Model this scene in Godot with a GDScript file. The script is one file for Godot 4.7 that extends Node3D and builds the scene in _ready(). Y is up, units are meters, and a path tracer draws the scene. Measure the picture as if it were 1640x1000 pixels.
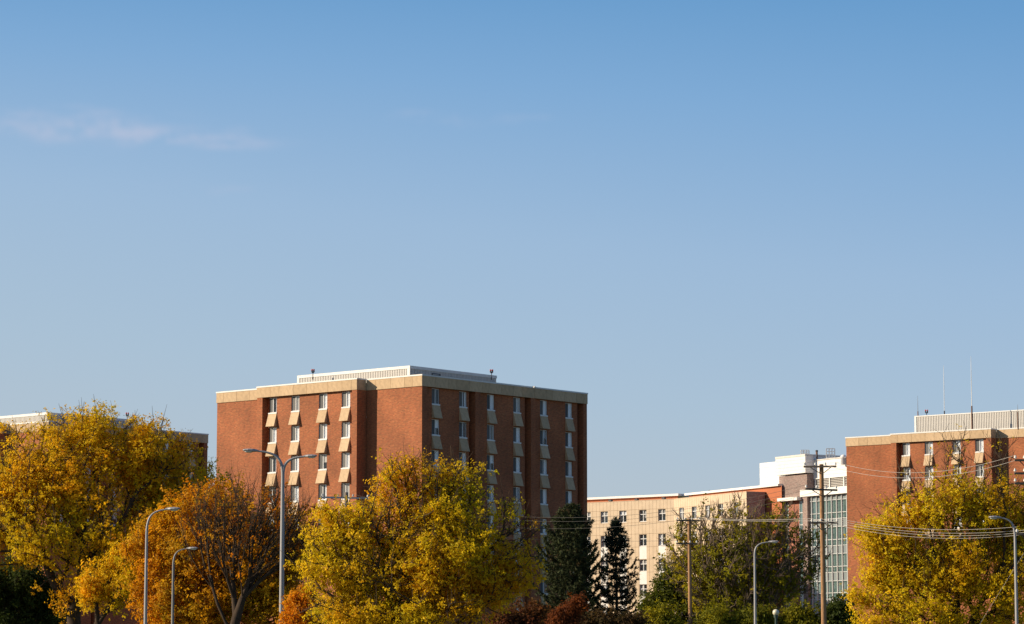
extends Node3D

# ------------------------------------------------------------------ camera model (photo 1640 x 1000)
const FOC := 4800.0
const PITCH := 6.953
const EYE := 1.7
const SUN_AZ := Vector2(-0.998, -0.066)   # towards the sun: x to the right, y = away from the camera
const SUN_EL := 24.2
const EXPOSURE := 1.45       # the photograph is exposed for its shade; the sky keeps its own brightness

var M := {}
var names := {}

# A pixel gives a direction; the distance comes from what the thing stands on or touches.
func at(px: float, py: float, d: float) -> Vector3:
	var p := deg_to_rad(PITCH)
	var X := (px - 820.0) / FOC
	var Y := -(py - 500.0) / FOC
	var up := Y * cos(p) + sin(p)
	var fw := cos(p) - Y * sin(p)
	return Vector3(X / fw * d, up / fw * d + EYE, -d)

func on_ground(px: float, d: float) -> Vector3:
	var a := at(px, 1000.0, d)
	return Vector3(a.x, 0.0, -d)

# ------------------------------------------------------------------ mesh builder
class MB:
	var v := PackedVector3Array()
	var n := PackedVector3Array()
	var t := PackedVector2Array()
	var t2 := PackedVector2Array()
	var ix := PackedInt32Array()

	func quad(a: Vector3, b: Vector3, c: Vector3, d: Vector3, uv := Vector2.ZERO) -> void:
		var k := v.size()
		var nn := (b - a).cross(d - a)
		if nn.length_squared() < 1e-14:
			nn = (c - a).cross(d - a)
		nn = nn.normalized()
		var w := a.distance_to(b)
		var h := a.distance_to(d)
		for p in [a, b, c, d]:
			v.push_back(p)
			n.push_back(nn)
		for q in [Vector2(0, 0), Vector2(w, 0), Vector2(w, h), Vector2(0, h)]:
			var g: Vector2 = uv + q
			t.push_back(Vector2(g.x, -g.y))
			t2.push_back(g * 0.045)
		ix.append_array(PackedInt32Array([k, k + 2, k + 1, k, k + 3, k + 2]))

	func tri(a: Vector3, b: Vector3, c: Vector3) -> void:
		var k := v.size()
		var nn := (b - a).cross(c - a).normalized()
		for p in [a, b, c]:
			v.push_back(p)
			n.push_back(nn)
			t.push_back(Vector2(p.x, p.y))
			t2.push_back(Vector2(p.x, p.y) * 0.045)
		ix.append_array(PackedInt32Array([k, k + 2, k + 1]))

	# box from corner lo to corner hi in frame f
	func box(f: Transform3D, lo: Vector3, hi: Vector3) -> void:
		var P := []
		for i in 8:
			P.push_back(f * Vector3(hi.x if i & 1 else lo.x, hi.y if i & 2 else lo.y, hi.z if i & 4 else lo.z))
		var o := Vector2(lo.x, lo.y)
		quad(P[4], P[5], P[7], P[6], o)
		quad(P[1], P[0], P[2], P[3], o)
		quad(P[5], P[1], P[3], P[7], o)
		quad(P[0], P[4], P[6], P[2], o)
		quad(P[6], P[7], P[3], P[2], o)
		quad(P[0], P[1], P[5], P[4], o)

	# wall face in frame f (x right, y up, z outward) at depth z, with rectangular openings
	func face(f: Transform3D, r: Rect2, z: float, holes := [], reveal := 0.2) -> void:
		var xs := [r.position.x, r.end.x]
		var ys := [r.position.y, r.end.y]
		for h in holes:
			for q in [h.position.x, h.end.x]:
				if not xs.has(q): xs.push_back(q)
			for q in [h.position.y, h.end.y]:
				if not ys.has(q): ys.push_back(q)
		xs.sort()
		ys.sort()
		for i in xs.size() - 1:
			var run := -1e9
			for j in ys.size():
				var solid := false
				if j < ys.size() - 1:
					solid = true
					var mid := Vector2((xs[i] + xs[i + 1]) / 2, (ys[j] + ys[j + 1]) / 2)
					for h in holes:
						if h.has_point(mid):
							solid = false
							break
				if solid and run < -1e8:
					run = ys[j]
				elif not solid and run > -1e8:
					quad(f * Vector3(xs[i], run, z), f * Vector3(xs[i + 1], run, z), f * Vector3(xs[i + 1], ys[j], z), f * Vector3(xs[i], ys[j], z), Vector2(xs[i], run))
					run = -1e9
		for h in holes:
			var a: Vector2 = h.position
			var b: Vector2 = h.end
			var zz := z - reveal
			quad(f * Vector3(a.x, a.y, z), f * Vector3(a.x, a.y, zz), f * Vector3(a.x, b.y, zz), f * Vector3(a.x, b.y, z), a)
			quad(f * Vector3(b.x, a.y, zz), f * Vector3(b.x, a.y, z), f * Vector3(b.x, b.y, z), f * Vector3(b.x, b.y, zz), a)
			quad(f * Vector3(a.x, b.y, zz), f * Vector3(b.x, b.y, zz), f * Vector3(b.x, b.y, z), f * Vector3(a.x, b.y, z), a)
			quad(f * Vector3(a.x, a.y, z), f * Vector3(b.x, a.y, z), f * Vector3(b.x, a.y, zz), f * Vector3(a.x, a.y, zz), a)

	# side strip between two depths
	func step(f: Transform3D, x: float, y0: float, y1: float, z0: float, z1: float) -> void:
		quad(f * Vector3(x, y0, z0), f * Vector3(x, y0, z1), f * Vector3(x, y1, z1), f * Vector3(x, y1, z0), Vector2(z0, y0))

	# one tapered round piece
	func cone(a: Vector3, b: Vector3, ra: float, rb: float, sides: int) -> void:
		var dir := b - a
		if dir.length_squared() < 1e-10:
			return
		dir = dir.normalized()
		var e := dir.cross(Vector3.UP if absf(dir.y) < 0.95 else Vector3.RIGHT).normalized()
		var g := dir.cross(e)
		var k := v.size()
		var L := a.distance_to(b)
		for i in sides + 1:
			var w := TAU * i / sides
			var o := e * cos(w) + g * sin(w)
			for s in 2:
				v.push_back((b + o * rb) if s else (a + o * ra))
				n.push_back(o)
				var uv := Vector2(float(i) / sides, a.y + L * s)
				t.push_back(uv)
				t2.push_back(uv)
		for i in sides:
			var q := k + i * 2
			ix.append_array(PackedInt32Array([q, q + 1, q + 2, q + 1, q + 3, q + 2]))

	# smooth tube along points
	func tube(pts: Array, radii: Array, sides: int, cap := true) -> void:
		var k := v.size()
		var m := pts.size()
		var along := 0.0
		var e := Vector3.ZERO
		for i in m:
			var dir: Vector3 = (pts[mini(i + 1, m - 1)] - pts[maxi(i - 1, 0)]).normalized()
			if i == 0:
				e = dir.cross(Vector3.FORWARD if absf(dir.z) < 0.9 else Vector3.RIGHT).normalized()
			else:
				e = (e - dir * e.dot(dir)).normalized()
				along += pts[i].distance_to(pts[i - 1])
			var g := dir.cross(e)
			for j in sides + 1:
				var w := TAU * j / sides
				var o := e * cos(w) + g * sin(w)
				v.push_back(pts[i] + o * radii[i])
				n.push_back(o)
				t.push_back(Vector2(float(j) / sides, along))
				t2.push_back(Vector2(float(j) / sides, along))
		for i in m - 1:
			for j in sides:
				var q := k + i * (sides + 1) + j
				var q2 := q + sides + 1
				ix.append_array(PackedInt32Array([q, q2, q + 1, q + 1, q2, q2 + 1]))
		if cap:
			for i in [0, m - 1]:
				for j in range(1, sides - 1):
					var q: int = k + i * (sides + 1)
					ix.append_array(PackedInt32Array([q, q + j, q + j + 1]))

	func ball(c: Vector3, r: Vector3, rows := 10, cols := 16, f := Transform3D.IDENTITY) -> void:
		var k := v.size()
		for i in rows + 1:
			var a := PI * i / rows
			for j in cols + 1:
				var b := TAU * j / cols
				var o := Vector3(sin(a) * cos(b), cos(a), sin(a) * sin(b))
				v.push_back(f * (c + o * r))
				n.push_back((f.basis * (o / r)).normalized())
				t.push_back(Vector2(b, a))
				t2.push_back(Vector2(b, a))
		for i in rows:
			for j in cols:
				var q := k + i * (cols + 1) + j
				ix.append_array(PackedInt32Array([q, q + cols + 1, q + 1, q + 1, q + cols + 1, q + cols + 2]))

	func mesh() -> ArrayMesh:
		var A := []
		A.resize(Mesh.ARRAY_MAX)
		A[Mesh.ARRAY_VERTEX] = v
		A[Mesh.ARRAY_NORMAL] = n
		A[Mesh.ARRAY_TEX_UV] = t
		A[Mesh.ARRAY_TEX_UV2] = t2
		A[Mesh.ARRAY_INDEX] = ix
		var m := ArrayMesh.new()
		m.add_surface_from_arrays(Mesh.PRIMITIVE_TRIANGLES, A)
		return m

# ------------------------------------------------------------------ nodes
func numbered(called: String) -> String:
	if not names.has(called):
		names[called] = 0
		return called
	names[called] += 1
	return "%s_%03d" % [called, names[called]]

func thing(called: String, label: String, category: String, group := "", xf := Transform3D.IDENTITY) -> Node3D:
	var o := Node3D.new()
	o.name = numbered(called)
	add_child(o)
	o.transform = xf
	o.set_meta("label", label)
	o.set_meta("category", category)
	if group != "":
		o.set_meta("group", group)
	return o

func part(parent: Node3D, called: String, mesh: Mesh, mat: Material, xf := Transform3D.IDENTITY) -> MeshInstance3D:
	var o := MeshInstance3D.new()
	o.name = called
	o.mesh = mesh
	o.material_override = mat
	o.transform = xf
	o.cast_shadow = GeometryInstance3D.SHADOW_CASTING_SETTING_ON
	parent.add_child(o, true)
	return o

func holder(parent: Node3D, called: String, xf := Transform3D.IDENTITY) -> Node3D:
	var o := Node3D.new()
	o.name = called
	o.transform = xf
	parent.add_child(o, true)
	return o

# ------------------------------------------------------------------ materials
func lin(r: float, g: float, b: float) -> Color:
	return Color(r, g, b).linear_to_srgb()

func plain(c: Color, rough := 0.8, metal := 0.0) -> StandardMaterial3D:
	var m := StandardMaterial3D.new()
	m.albedo_color = c
	m.roughness = rough
	m.metallic = metal
	m.cull_mode = BaseMaterial3D.CULL_DISABLED
	return m

# colour with a fine and a coarse grain, in metres
func grainy(c: Color, amount: float, freq: float, rough: float, seed_: int, stretch := Vector3.ONE) -> StandardMaterial3D:
	var m := plain(Color.WHITE, rough)
	var fine := FastNoiseLite.new()
	fine.seed = seed_
	fine.frequency = freq
	fine.fractal_octaves = 4
	var im := Image.create(256, 256, false, Image.FORMAT_RGB8)
	for y in 256:
		for x in 256:
			# wraps round on a torus so that the tile has no seam
			var a := TAU * x / 256.0
			var b := TAU * y / 256.0
			var q := fine.get_noise_3d(cos(a) * 40.0 + sin(b) * 17.0, sin(a) * 40.0, cos(b) * 40.0)
			var f := 1.0 + q * amount * 2.0
			var l := c.srgb_to_linear()
			im.set_pixel(x, y, Color(clampf(l.r * f, 0, 1), clampf(l.g * f, 0, 1), clampf(l.b * f, 0, 1)).linear_to_srgb())
	m.albedo_texture = ImageTexture.create_from_image(im)
	m.uv1_scale = stretch
	return m

func brick_material(base: Vector3, mortar: Vector3, spread: float, seed_: int) -> StandardMaterial3D:
	# 16 bricks of 0.21 m by 32 courses of 0.0667 m
	var rng := RandomNumberGenerator.new()
	rng.seed = seed_
	var W := 512
	var H := 512
	var data := PackedByteArray()
	data.resize(W * H * 3)
	var tone := []
	for j in 32:
		var row := []
		for i in 16:
			var f := 1.0 + rng.randfn(0.0, spread)
			f = clampf(f, 0.5, 1.6)
			var warm := rng.randf_range(-0.12, 0.12)
			row.push_back(Vector3(base.x * f, base.y * f * (1.0 + warm), base.z * f * (1.0 + warm)))
		tone.push_back(row)
	for y in H:
		var j := y / 16
		var yy := y % 16
		for x in W:
			var xs := (x + (16 if j % 2 else 0)) % W
			var i := xs / 32
			var xx := xs % 32
			var c: Vector3 = mortar if (yy < 2 or xx < 2) else tone[j][i]
			c *= 1.0 + (float((x * 7919 + y * 104729) % 97) / 97.0 - 0.5) * 0.16
			var s := Color(clampf(c.x, 0, 1), clampf(c.y, 0, 1), clampf(c.z, 0, 1)).linear_to_srgb()
			var k := (y * W + x) * 3
			data[k] = int(s.r * 255.0)
			data[k + 1] = int(s.g * 255.0)
			data[k + 2] = int(s.b * 255.0)
	var im := Image.create_from_data(W, H, false, Image.FORMAT_RGB8, data)
	var m := plain(Color.WHITE, 0.9)
	m.albedo_texture = ImageTexture.create_from_image(im)
	m.uv1_scale = Vector3(1.0 / 3.36, 1.0 / 2.1344, 1.0)
	# weathering: broad uneven patches over the whole wall
	var nz := FastNoiseLite.new()
	nz.seed = seed_ + 5
	nz.frequency = 0.012
	nz.fractal_octaves = 5
	var im2 := Image.create(256, 256, false, Image.FORMAT_RGB8)
	for y in 256:
		for x in 256:
			var a := TAU * x / 256.0
			var b := TAU * y / 256.0
			var q := nz.get_noise_3d(cos(a) * 60.0 + sin(b) * 40.0, sin(a) * 60.0, cos(b) * 60.0)
			var g := clampf(0.93 + q * 0.16, 0, 1)
			im2.set_pixel(x, y, Color(g, g, g))
	m.detail_enabled = true
	m.detail_albedo = ImageTexture.create_from_image(im2)
	m.detail_blend_mode = BaseMaterial3D.BLEND_MODE_MUL
	m.detail_uv_layer = BaseMaterial3D.DETAIL_UV_2
	return m

func bark_material(c: Vector3, seed_: int) -> StandardMaterial3D:
	var nz := FastNoiseLite.new()
	nz.seed = seed_
	nz.frequency = 0.05
	var im := Image.create(64, 256, false, Image.FORMAT_RGB8)
	for y in 256:
		for x in 64:
			var a := TAU * x / 64.0
			var b := TAU * y / 256.0
			var q := nz.get_noise_3d(cos(a) * 50.0 + sin(b) * 9.0, sin(a) * 50.0, cos(b) * 20.0)
			var f := 1.0 + q * 0.7
			im.set_pixel(x, y, Color(clampf(c.x * f, 0, 1), clampf(c.y * f, 0, 1), clampf(c.z * f, 0, 1)).linear_to_srgb())
	var m := plain(Color.WHITE, 0.9)
	m.albedo_texture = ImageTexture.create_from_image(im)
	m.uv1_scale = Vector3(1.0, 0.4, 1.0)
	m.metallic_specular = 0.1
	return m

func glass(c: Color, alpha: float) -> StandardMaterial3D:
	var m := plain(Color(c.r, c.g, c.b, alpha), 0.03)
	m.transparency = BaseMaterial3D.TRANSPARENCY_ALPHA
	m.metallic_specular = 1.0
	return m

func leaf_material(back: Color) -> StandardMaterial3D:
	var m := plain(Color.WHITE, 0.6)
	m.vertex_color_use_as_albedo = true
	m.backlight_enabled = true
	m.backlight = back
	m.metallic_specular = 0.25
	return m

func make_materials() -> void:
	M.brick = brick_material(Vector3(0.366, 0.106, 0.036), Vector3(0.34, 0.19, 0.105), 0.16, 11)
	M.grey_brick = brick_material(Vector3(0.315, 0.22, 0.19), Vector3(0.36, 0.30, 0.26), 0.16, 12)
	M.red_brick = brick_material(Vector3(0.36, 0.12, 0.07), Vector3(0.36, 0.24, 0.18), 0.12, 13)
	M.tan = grainy(lin(0.52, 0.365, 0.215), 0.10, 0.03, 0.85, 21, Vector3(0.35, 0.35, 1))
	M.tan_b = grainy(lin(0.48, 0.335, 0.195), 0.10, 0.03, 0.85, 22, Vector3(0.35, 0.35, 1))
	M.tan_c = grainy(lin(0.55, 0.39, 0.235), 0.10, 0.03, 0.85, 23, Vector3(0.35, 0.35, 1))
	M.cream = grainy(lin(0.60, 0.468, 0.325), 0.06, 0.03, 0.8, 24, Vector3(0.15, 0.15, 1))
	M.joint = plain(lin(0.40, 0.29, 0.18), 0.9)
	M.orange = grainy(lin(0.41, 0.122, 0.044), 0.05, 0.03, 0.8, 25, Vector3(0.15, 0.15, 1))
	M.white = grainy(lin(0.74, 0.72, 0.68), 0.05, 0.03, 0.6, 26, Vector3(0.2, 0.2, 1))
	M.offwhite = grainy(lin(0.62, 0.585, 0.53), 0.06, 0.03, 0.65, 27, Vector3(0.2, 0.2, 1))
	M.rib_gap = plain(lin(0.42, 0.385, 0.34), 0.8)
	M.frame = plain(lin(0.66, 0.66, 0.65), 0.5)
	M.mullion = plain(lin(0.62, 0.63, 0.62), 0.45)
	M.screen = plain(lin(0.075, 0.075, 0.075), 0.7)
	M.screen_b = plain(lin(0.115, 0.11, 0.105), 0.7)
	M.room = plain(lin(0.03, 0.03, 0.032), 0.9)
	M.curtain = plain(lin(0.78, 0.79, 0.80), 0.9)
	M.curtain_b = plain(lin(0.45, 0.43, 0.40), 0.9)
	M.curtain_c = plain(lin(0.24, 0.26, 0.30), 0.9)
	M.glass = glass(Color(0.6, 0.68, 0.72), 0.06)
	M.teal_glass = glass(Color(0.42, 0.55, 0.54), 0.25)
	M.teal_back = plain(lin(0.15, 0.205, 0.205), 0.8)
	M.teal_back_b = plain(lin(0.29, 0.345, 0.34), 0.8)
	M.teal_back_c = plain(lin(0.09, 0.13, 0.135), 0.8)
	M.spandrel_glass = plain(lin(0.22, 0.255, 0.26), 0.12)
	M.roof = grainy(lin(0.2, 0.19, 0.18), 0.15, 0.05, 0.95, 28, Vector3(0.2, 0.2, 1))
	M.dark_metal = plain(lin(0.05, 0.05, 0.055), 0.6)
	M.louver = plain(lin(0.50, 0.47, 0.43), 0.6)
	M.gap = plain(lin(0.08, 0.075, 0.07), 0.9)
	M.galv = plain(lin(0.31, 0.30, 0.30), 0.45)
	M.galv_b = plain(lin(0.20, 0.19, 0.18), 0.55)
	M.lamp_glass = plain(lin(0.70, 0.69, 0.66), 0.25)
	M.globe = plain(lin(0.66, 0.60, 0.44), 0.35)
	M.green_post = plain(lin(0.02, 0.045, 0.03), 0.5)
	M.wood = bark_material(Vector3(0.33, 0.19, 0.10), 31)
	M.wood_grey = bark_material(Vector3(0.22, 0.18, 0.145), 32)
	M.arm = plain(lin(0.11, 0.085, 0.065), 0.85)
	M.porcelain = plain(lin(0.45, 0.44, 0.42), 0.3)
	M.wire = plain(lin(0.40, 0.37, 0.33), 0.5)
	M.wire_dark = plain(lin(0.06, 0.055, 0.05), 0.6)
	M.red = plain(lin(0.45, 0.03, 0.02), 0.3)
	M.rust = plain(lin(0.17, 0.09, 0.06), 0.8)
	M.bark = bark_material(Vector3(0.078, 0.058, 0.043), 33)
	M.bark_dark = bark_material(Vector3(0.062, 0.045, 0.033), 34)
	M.bark_grey = bark_material(Vector3(0.17, 0.125, 0.095), 35)
	M.leaf = leaf_material(Color(1.0, 0.98, 0.85))
	M.needle = leaf_material(Color(0.2, 0.2, 0.16))
	M.grass = grainy(lin(0.10, 0.105, 0.035), 0.35, 0.05, 0.95, 36, Vector3(0.05, 0.05, 1))

# ------------------------------------------------------------------ sky
func sky_color(dir: Vector3) -> Color:
	var e := rad_to_deg(asin(clampf(dir.y, -1, 1)))
	var s := Vector3(SUN_AZ.x * cos(deg_to_rad(SUN_EL)), sin(deg_to_rad(SUN_EL)), -SUN_AZ.y * cos(deg_to_rad(SUN_EL)))
	var c := dir.dot(s)
	e = maxf(e, 0.0)
	var ee := e * (1.07 - 1.05 * (1.0 - 0.75 * smoothstep(6.0, 14.0, e)) * clampf(c, -0.35, 0.4))
	var K := [[0.0, Vector3(0.49, 0.55, 0.59)], [3.0, Vector3(0.475, 0.55, 0.608)], [6.0, Vector3(0.402, 0.533, 0.665)], [9.0, Vector3(0.335, 0.492, 0.688)],
		[12.0, Vector3(0.215, 0.405, 0.665)], [14.0, Vector3(0.145, 0.338, 0.612)], [20.0, Vector3(0.085, 0.235, 0.50)], [35.0, Vector3(0.042, 0.128, 0.31)], [60.0, Vector3(0.028, 0.085, 0.23)], [130.0, Vector3(0.024, 0.075, 0.21)]]
	var o: Vector3 = K[0][1]
	for i in K.size() - 1:
		if ee >= K[i][0]:
			var f: float = clampf((ee - K[i][0]) / (K[i + 1][0] - K[i][0]), 0, 1)
			o = K[i][1].lerp(K[i + 1][1], f)
	# the air brightens towards the sun
	var glow := pow(maxf(c, 0.0), 6.0) * 0.35
	o += Vector3(1.0, 0.93, 0.82) * glow
	return Color(o.x, o.y, o.z)

func make_sky() -> Sky:
	var w := 1024
	var h := 512
	var im := Image.create(w, h, false, Image.FORMAT_RGBF)
	for y in h:
		var el := PI * (0.5 - (y + 0.5) / h)
		if el < -0.03:
			continue
		for x in w:
			var az := TAU * (x + 0.5) / w
			im.set_pixel(x, y, sky_color(Vector3(sin(az) * cos(el), sin(el), -cos(az) * cos(el))))
	for y in h:
		if PI * (0.5 - (y + 0.5) / h) < -0.03:
			for x in w:
				im.set_pixel(x, y, Color(0.2, 0.2, 0.17))
	im.resize(4096, 2048, Image.INTERPOLATE_BILINEAR)
	# thin wisps of cirrus: [azimuth, elevation, half width, half height, strength] in degrees
	var wisps := [[-8.75, 10.33, 2.1, 0.17, 0.55], [-7.6, 10.42, 1.2, 0.10, 0.40], [-7.2, 10.24, 1.4, 0.15, 0.50], [-6.0, 10.15, 1.2, 0.13, 0.34], [-5.2, 10.2, 1.0, 0.12, 0.30], [-8.6, 10.62, 1.5, 0.08, 0.30], [-1.9, 10.68, 0.55, 0.09, 0.22], [-1.15, 10.6, 0.35, 0.08, 0.2], [0.1, 10.65, 0.9, 0.07, 0.13], [-5.8, 9.28, 1.2, 0.06, 0.16],
		[-16.0, 10.6, 3.5, 0.3, 0.5], [24.0, 14.0, 5.0, 0.3, 0.3], [-40.0, 17.0, 7.0, 0.5, 0.4]]
	var nz := FastNoiseLite.new()
	nz.seed = 4
	nz.frequency = 0.9
	nz.fractal_octaves = 5
	for q in wisps:
		var x0 := int((q[0] - q[2] * 1.8) / 360.0 * 4096)
		var x1 := int((q[0] + q[2] * 1.8) / 360.0 * 4096)
		var y0 := int((0.5 - (q[1] + q[3] * 2.5) / 180.0) * 2048)
		var y1 := int((0.5 - (q[1] - q[3] * 2.5) / 180.0) * 2048)
		for y in range(y0, y1 + 1):
			for x in range(x0, x1 + 1):
				var az := (x + 0.5) / 4096.0 * 360.0
				var el := (0.5 - (y + 0.5) / 2048.0) * 180.0
				var n1 := nz.get_noise_2d(az * 0.5, el * 5.0)
				var dx: float = (az - q[0]) / q[2] + n1 * 0.3
				var dy: float = (el - q[1] + n1 * 0.20) / q[3]
				var g := exp(-(dx * dx * 1.6) - dy * dy)
				g *= clampf(0.75 + nz.get_noise_2d(az * 0.9 + 40.0, el * 6.0) * 1.4 + nz.get_noise_2d(az * 5.0, el * 14.0) * 0.7, 0.0, 1.5) * q[4]
				var xw := posmod(x, 4096)
				var c := im.get_pixel(xw, y)
				im.set_pixel(xw, y, c.lerp(Color(0.47, 0.54, 0.705), clampf(g, 0, 0.9)))
	var m := PanoramaSkyMaterial.new()
	m.panorama = ImageTexture.create_from_image(im)
	var s := Sky.new()
	s.sky_material = m
	return s

# ------------------------------------------------------------------ residence halls
const STOREY := 2.75
const TOP := 28.4
const FASCIA := 27.35
var WIN := {}

func window_meshes(wd: float, ht: float) -> Dictionary:
	var I := Transform3D.IDENTITY
	var f := MB.new()
	var b := 0.045
	f.box(I, Vector3(-wd / 2, 0, -0.06), Vector3(-wd / 2 + b, ht, 0.0))
	f.box(I, Vector3(wd / 2 - b, 0, -0.06), Vector3(wd / 2, ht, 0.0))
	f.box(I, Vector3(-wd / 2 + b, ht - b, -0.06), Vector3(wd / 2 - b, ht, 0.0))
	f.box(I, Vector3(-wd / 2 + b, 0, -0.06), Vector3(wd / 2 - b, b, 0.0))
	f.box(I, Vector3(-0.035, b, -0.06), Vector3(0.035, ht - b, 0.012))
	var sc := MB.new()
	sc.box(I, Vector3(-wd / 2 + b, b, -0.03), Vector3(-0.035, ht - b, -0.02))
	var p := MB.new()
	p.quad(Vector3(0.035, b, -0.035), Vector3(wd / 2 - b, b, -0.035), Vector3(wd / 2 - b, ht - b, -0.035), Vector3(0.035, ht - b, -0.035))
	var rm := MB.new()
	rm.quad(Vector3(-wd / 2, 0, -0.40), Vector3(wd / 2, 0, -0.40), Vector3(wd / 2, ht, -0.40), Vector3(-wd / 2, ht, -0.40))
	var cu := []
	for cover in [1.0, 0.62, 0.38]:
		var c := MB.new()
		var x1 := wd / 2 - b
		var x0: float = x1 - (wd / 2 - b - 0.03) * cover
		var folds := 6
		for i in folds:
			var xa := lerpf(x0, x1, float(i) / folds)
			var xb := lerpf(x0, x1, float(i + 1) / folds)
			var za := -0.06 - (0.03 if i % 2 else 0.0)
			var zb := -0.06 - (0.0 if i % 2 else 0.03)
			c.quad(Vector3(xa, 0.02, za), Vector3(xb, 0.02, zb), Vector3(xb, ht - b, zb), Vector3(xa, ht - b, za))
		cu.push_back(c.mesh())
	var bl := MB.new()
	bl.quad(Vector3(0.035, ht * 0.45, -0.06), Vector3(wd / 2 - b, ht * 0.45, -0.06), Vector3(wd / 2 - b, ht - b, -0.06), Vector3(0.035, ht - b, -0.06))
	cu.push_back(bl.mesh())
	var s := MB.new()
	s.box(I, Vector3(-wd / 2 + 0.004, -0.12, -0.07), Vector3(wd / 2 + 0.03, 0.0, 0.14))
	return {"frame": f.mesh(), "screen": sc.mesh(), "pane": p.mesh(), "room": rm.mesh(), "curtains": cu, "sill": s.mesh()}

func dorm_window(parent: Node3D, xf: Transform3D, rng: RandomNumberGenerator) -> void:
	var w := holder(parent, "window", xf)
	part(w, "frame", WIN.frame, M.frame)
	part(w, "insect_screen", WIN.screen, M.screen if rng.randf() < 0.6 else M.screen_b)
	part(w, "pane", WIN.pane, M.glass)
	part(w, "sill", WIN.sill, M.white)
	part(w, "interior", WIN.room, M.room)
	var r := rng.randf()
	if r < 0.9:
		var k := 0 if r < 0.66 else (1 if r < 0.76 else (2 if r < 0.82 else 3))
		var r2 := rng.randf()
		part(w, "curtain", WIN.curtains[k], M.curtain if r2 < 0.78 else (M.curtain_b if r2 < 0.9 else M.curtain_c))

func spandrel_mesh() -> ArrayMesh:
	var s := MB.new()
	var w := 0.53
	var h := 1.16
	var d := 0.38
	var A := Vector3(-w, 0, 0.03)
	var B := Vector3(w, 0, 0.03)
	var C := Vector3(w, -h, d)
	var D := Vector3(-w, -h, d)
	var A0 := Vector3(-w, 0, -0.02)
	var B0 := Vector3(w, 0, -0.02)
	var C0 := Vector3(w, -h, -0.02)
	var D0 := Vector3(-w, -h, -0.02)
	s.quad(D, C, B, A)
	s.quad(A, B, B0, A0)
	s.quad(D0, C0, C, D)
	s.quad(C, C0, B0, B)
	s.quad(D0, D, A, A0)
	return s.mesh()

# row of concrete fascia panels with open joints, in frame f
func fascia(parent: Node3D, f: Transform3D, x0: float, x1: float, z: float, rng: RandomNumberGenerator) -> void:
	var x := x0
	var widths := [0.95, 1.75, 1.75, 1.15, 1.8, 1.7]
	var i := rng.randi() % 6
	while x < x1 - 0.01:
		var w: float = widths[i % 6]
		if x1 - x - w < 0.5:
			w = x1 - x
		var p := MB.new()
		p.box(Transform3D.IDENTITY, Vector3(0.012, 0, -0.12), Vector3(w - 0.012, TOP - 0.13 - FASCIA, 0))
		part(parent, "fascia_panel", p.mesh(), [M.tan, M.tan_b, M.tan_c][rng.randi() % 3], f * Transform3D(Basis(), Vector3(x, FASCIA, z + rng.randf_range(-0.004, 0.004))))
		x += w
		i += 1

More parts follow.
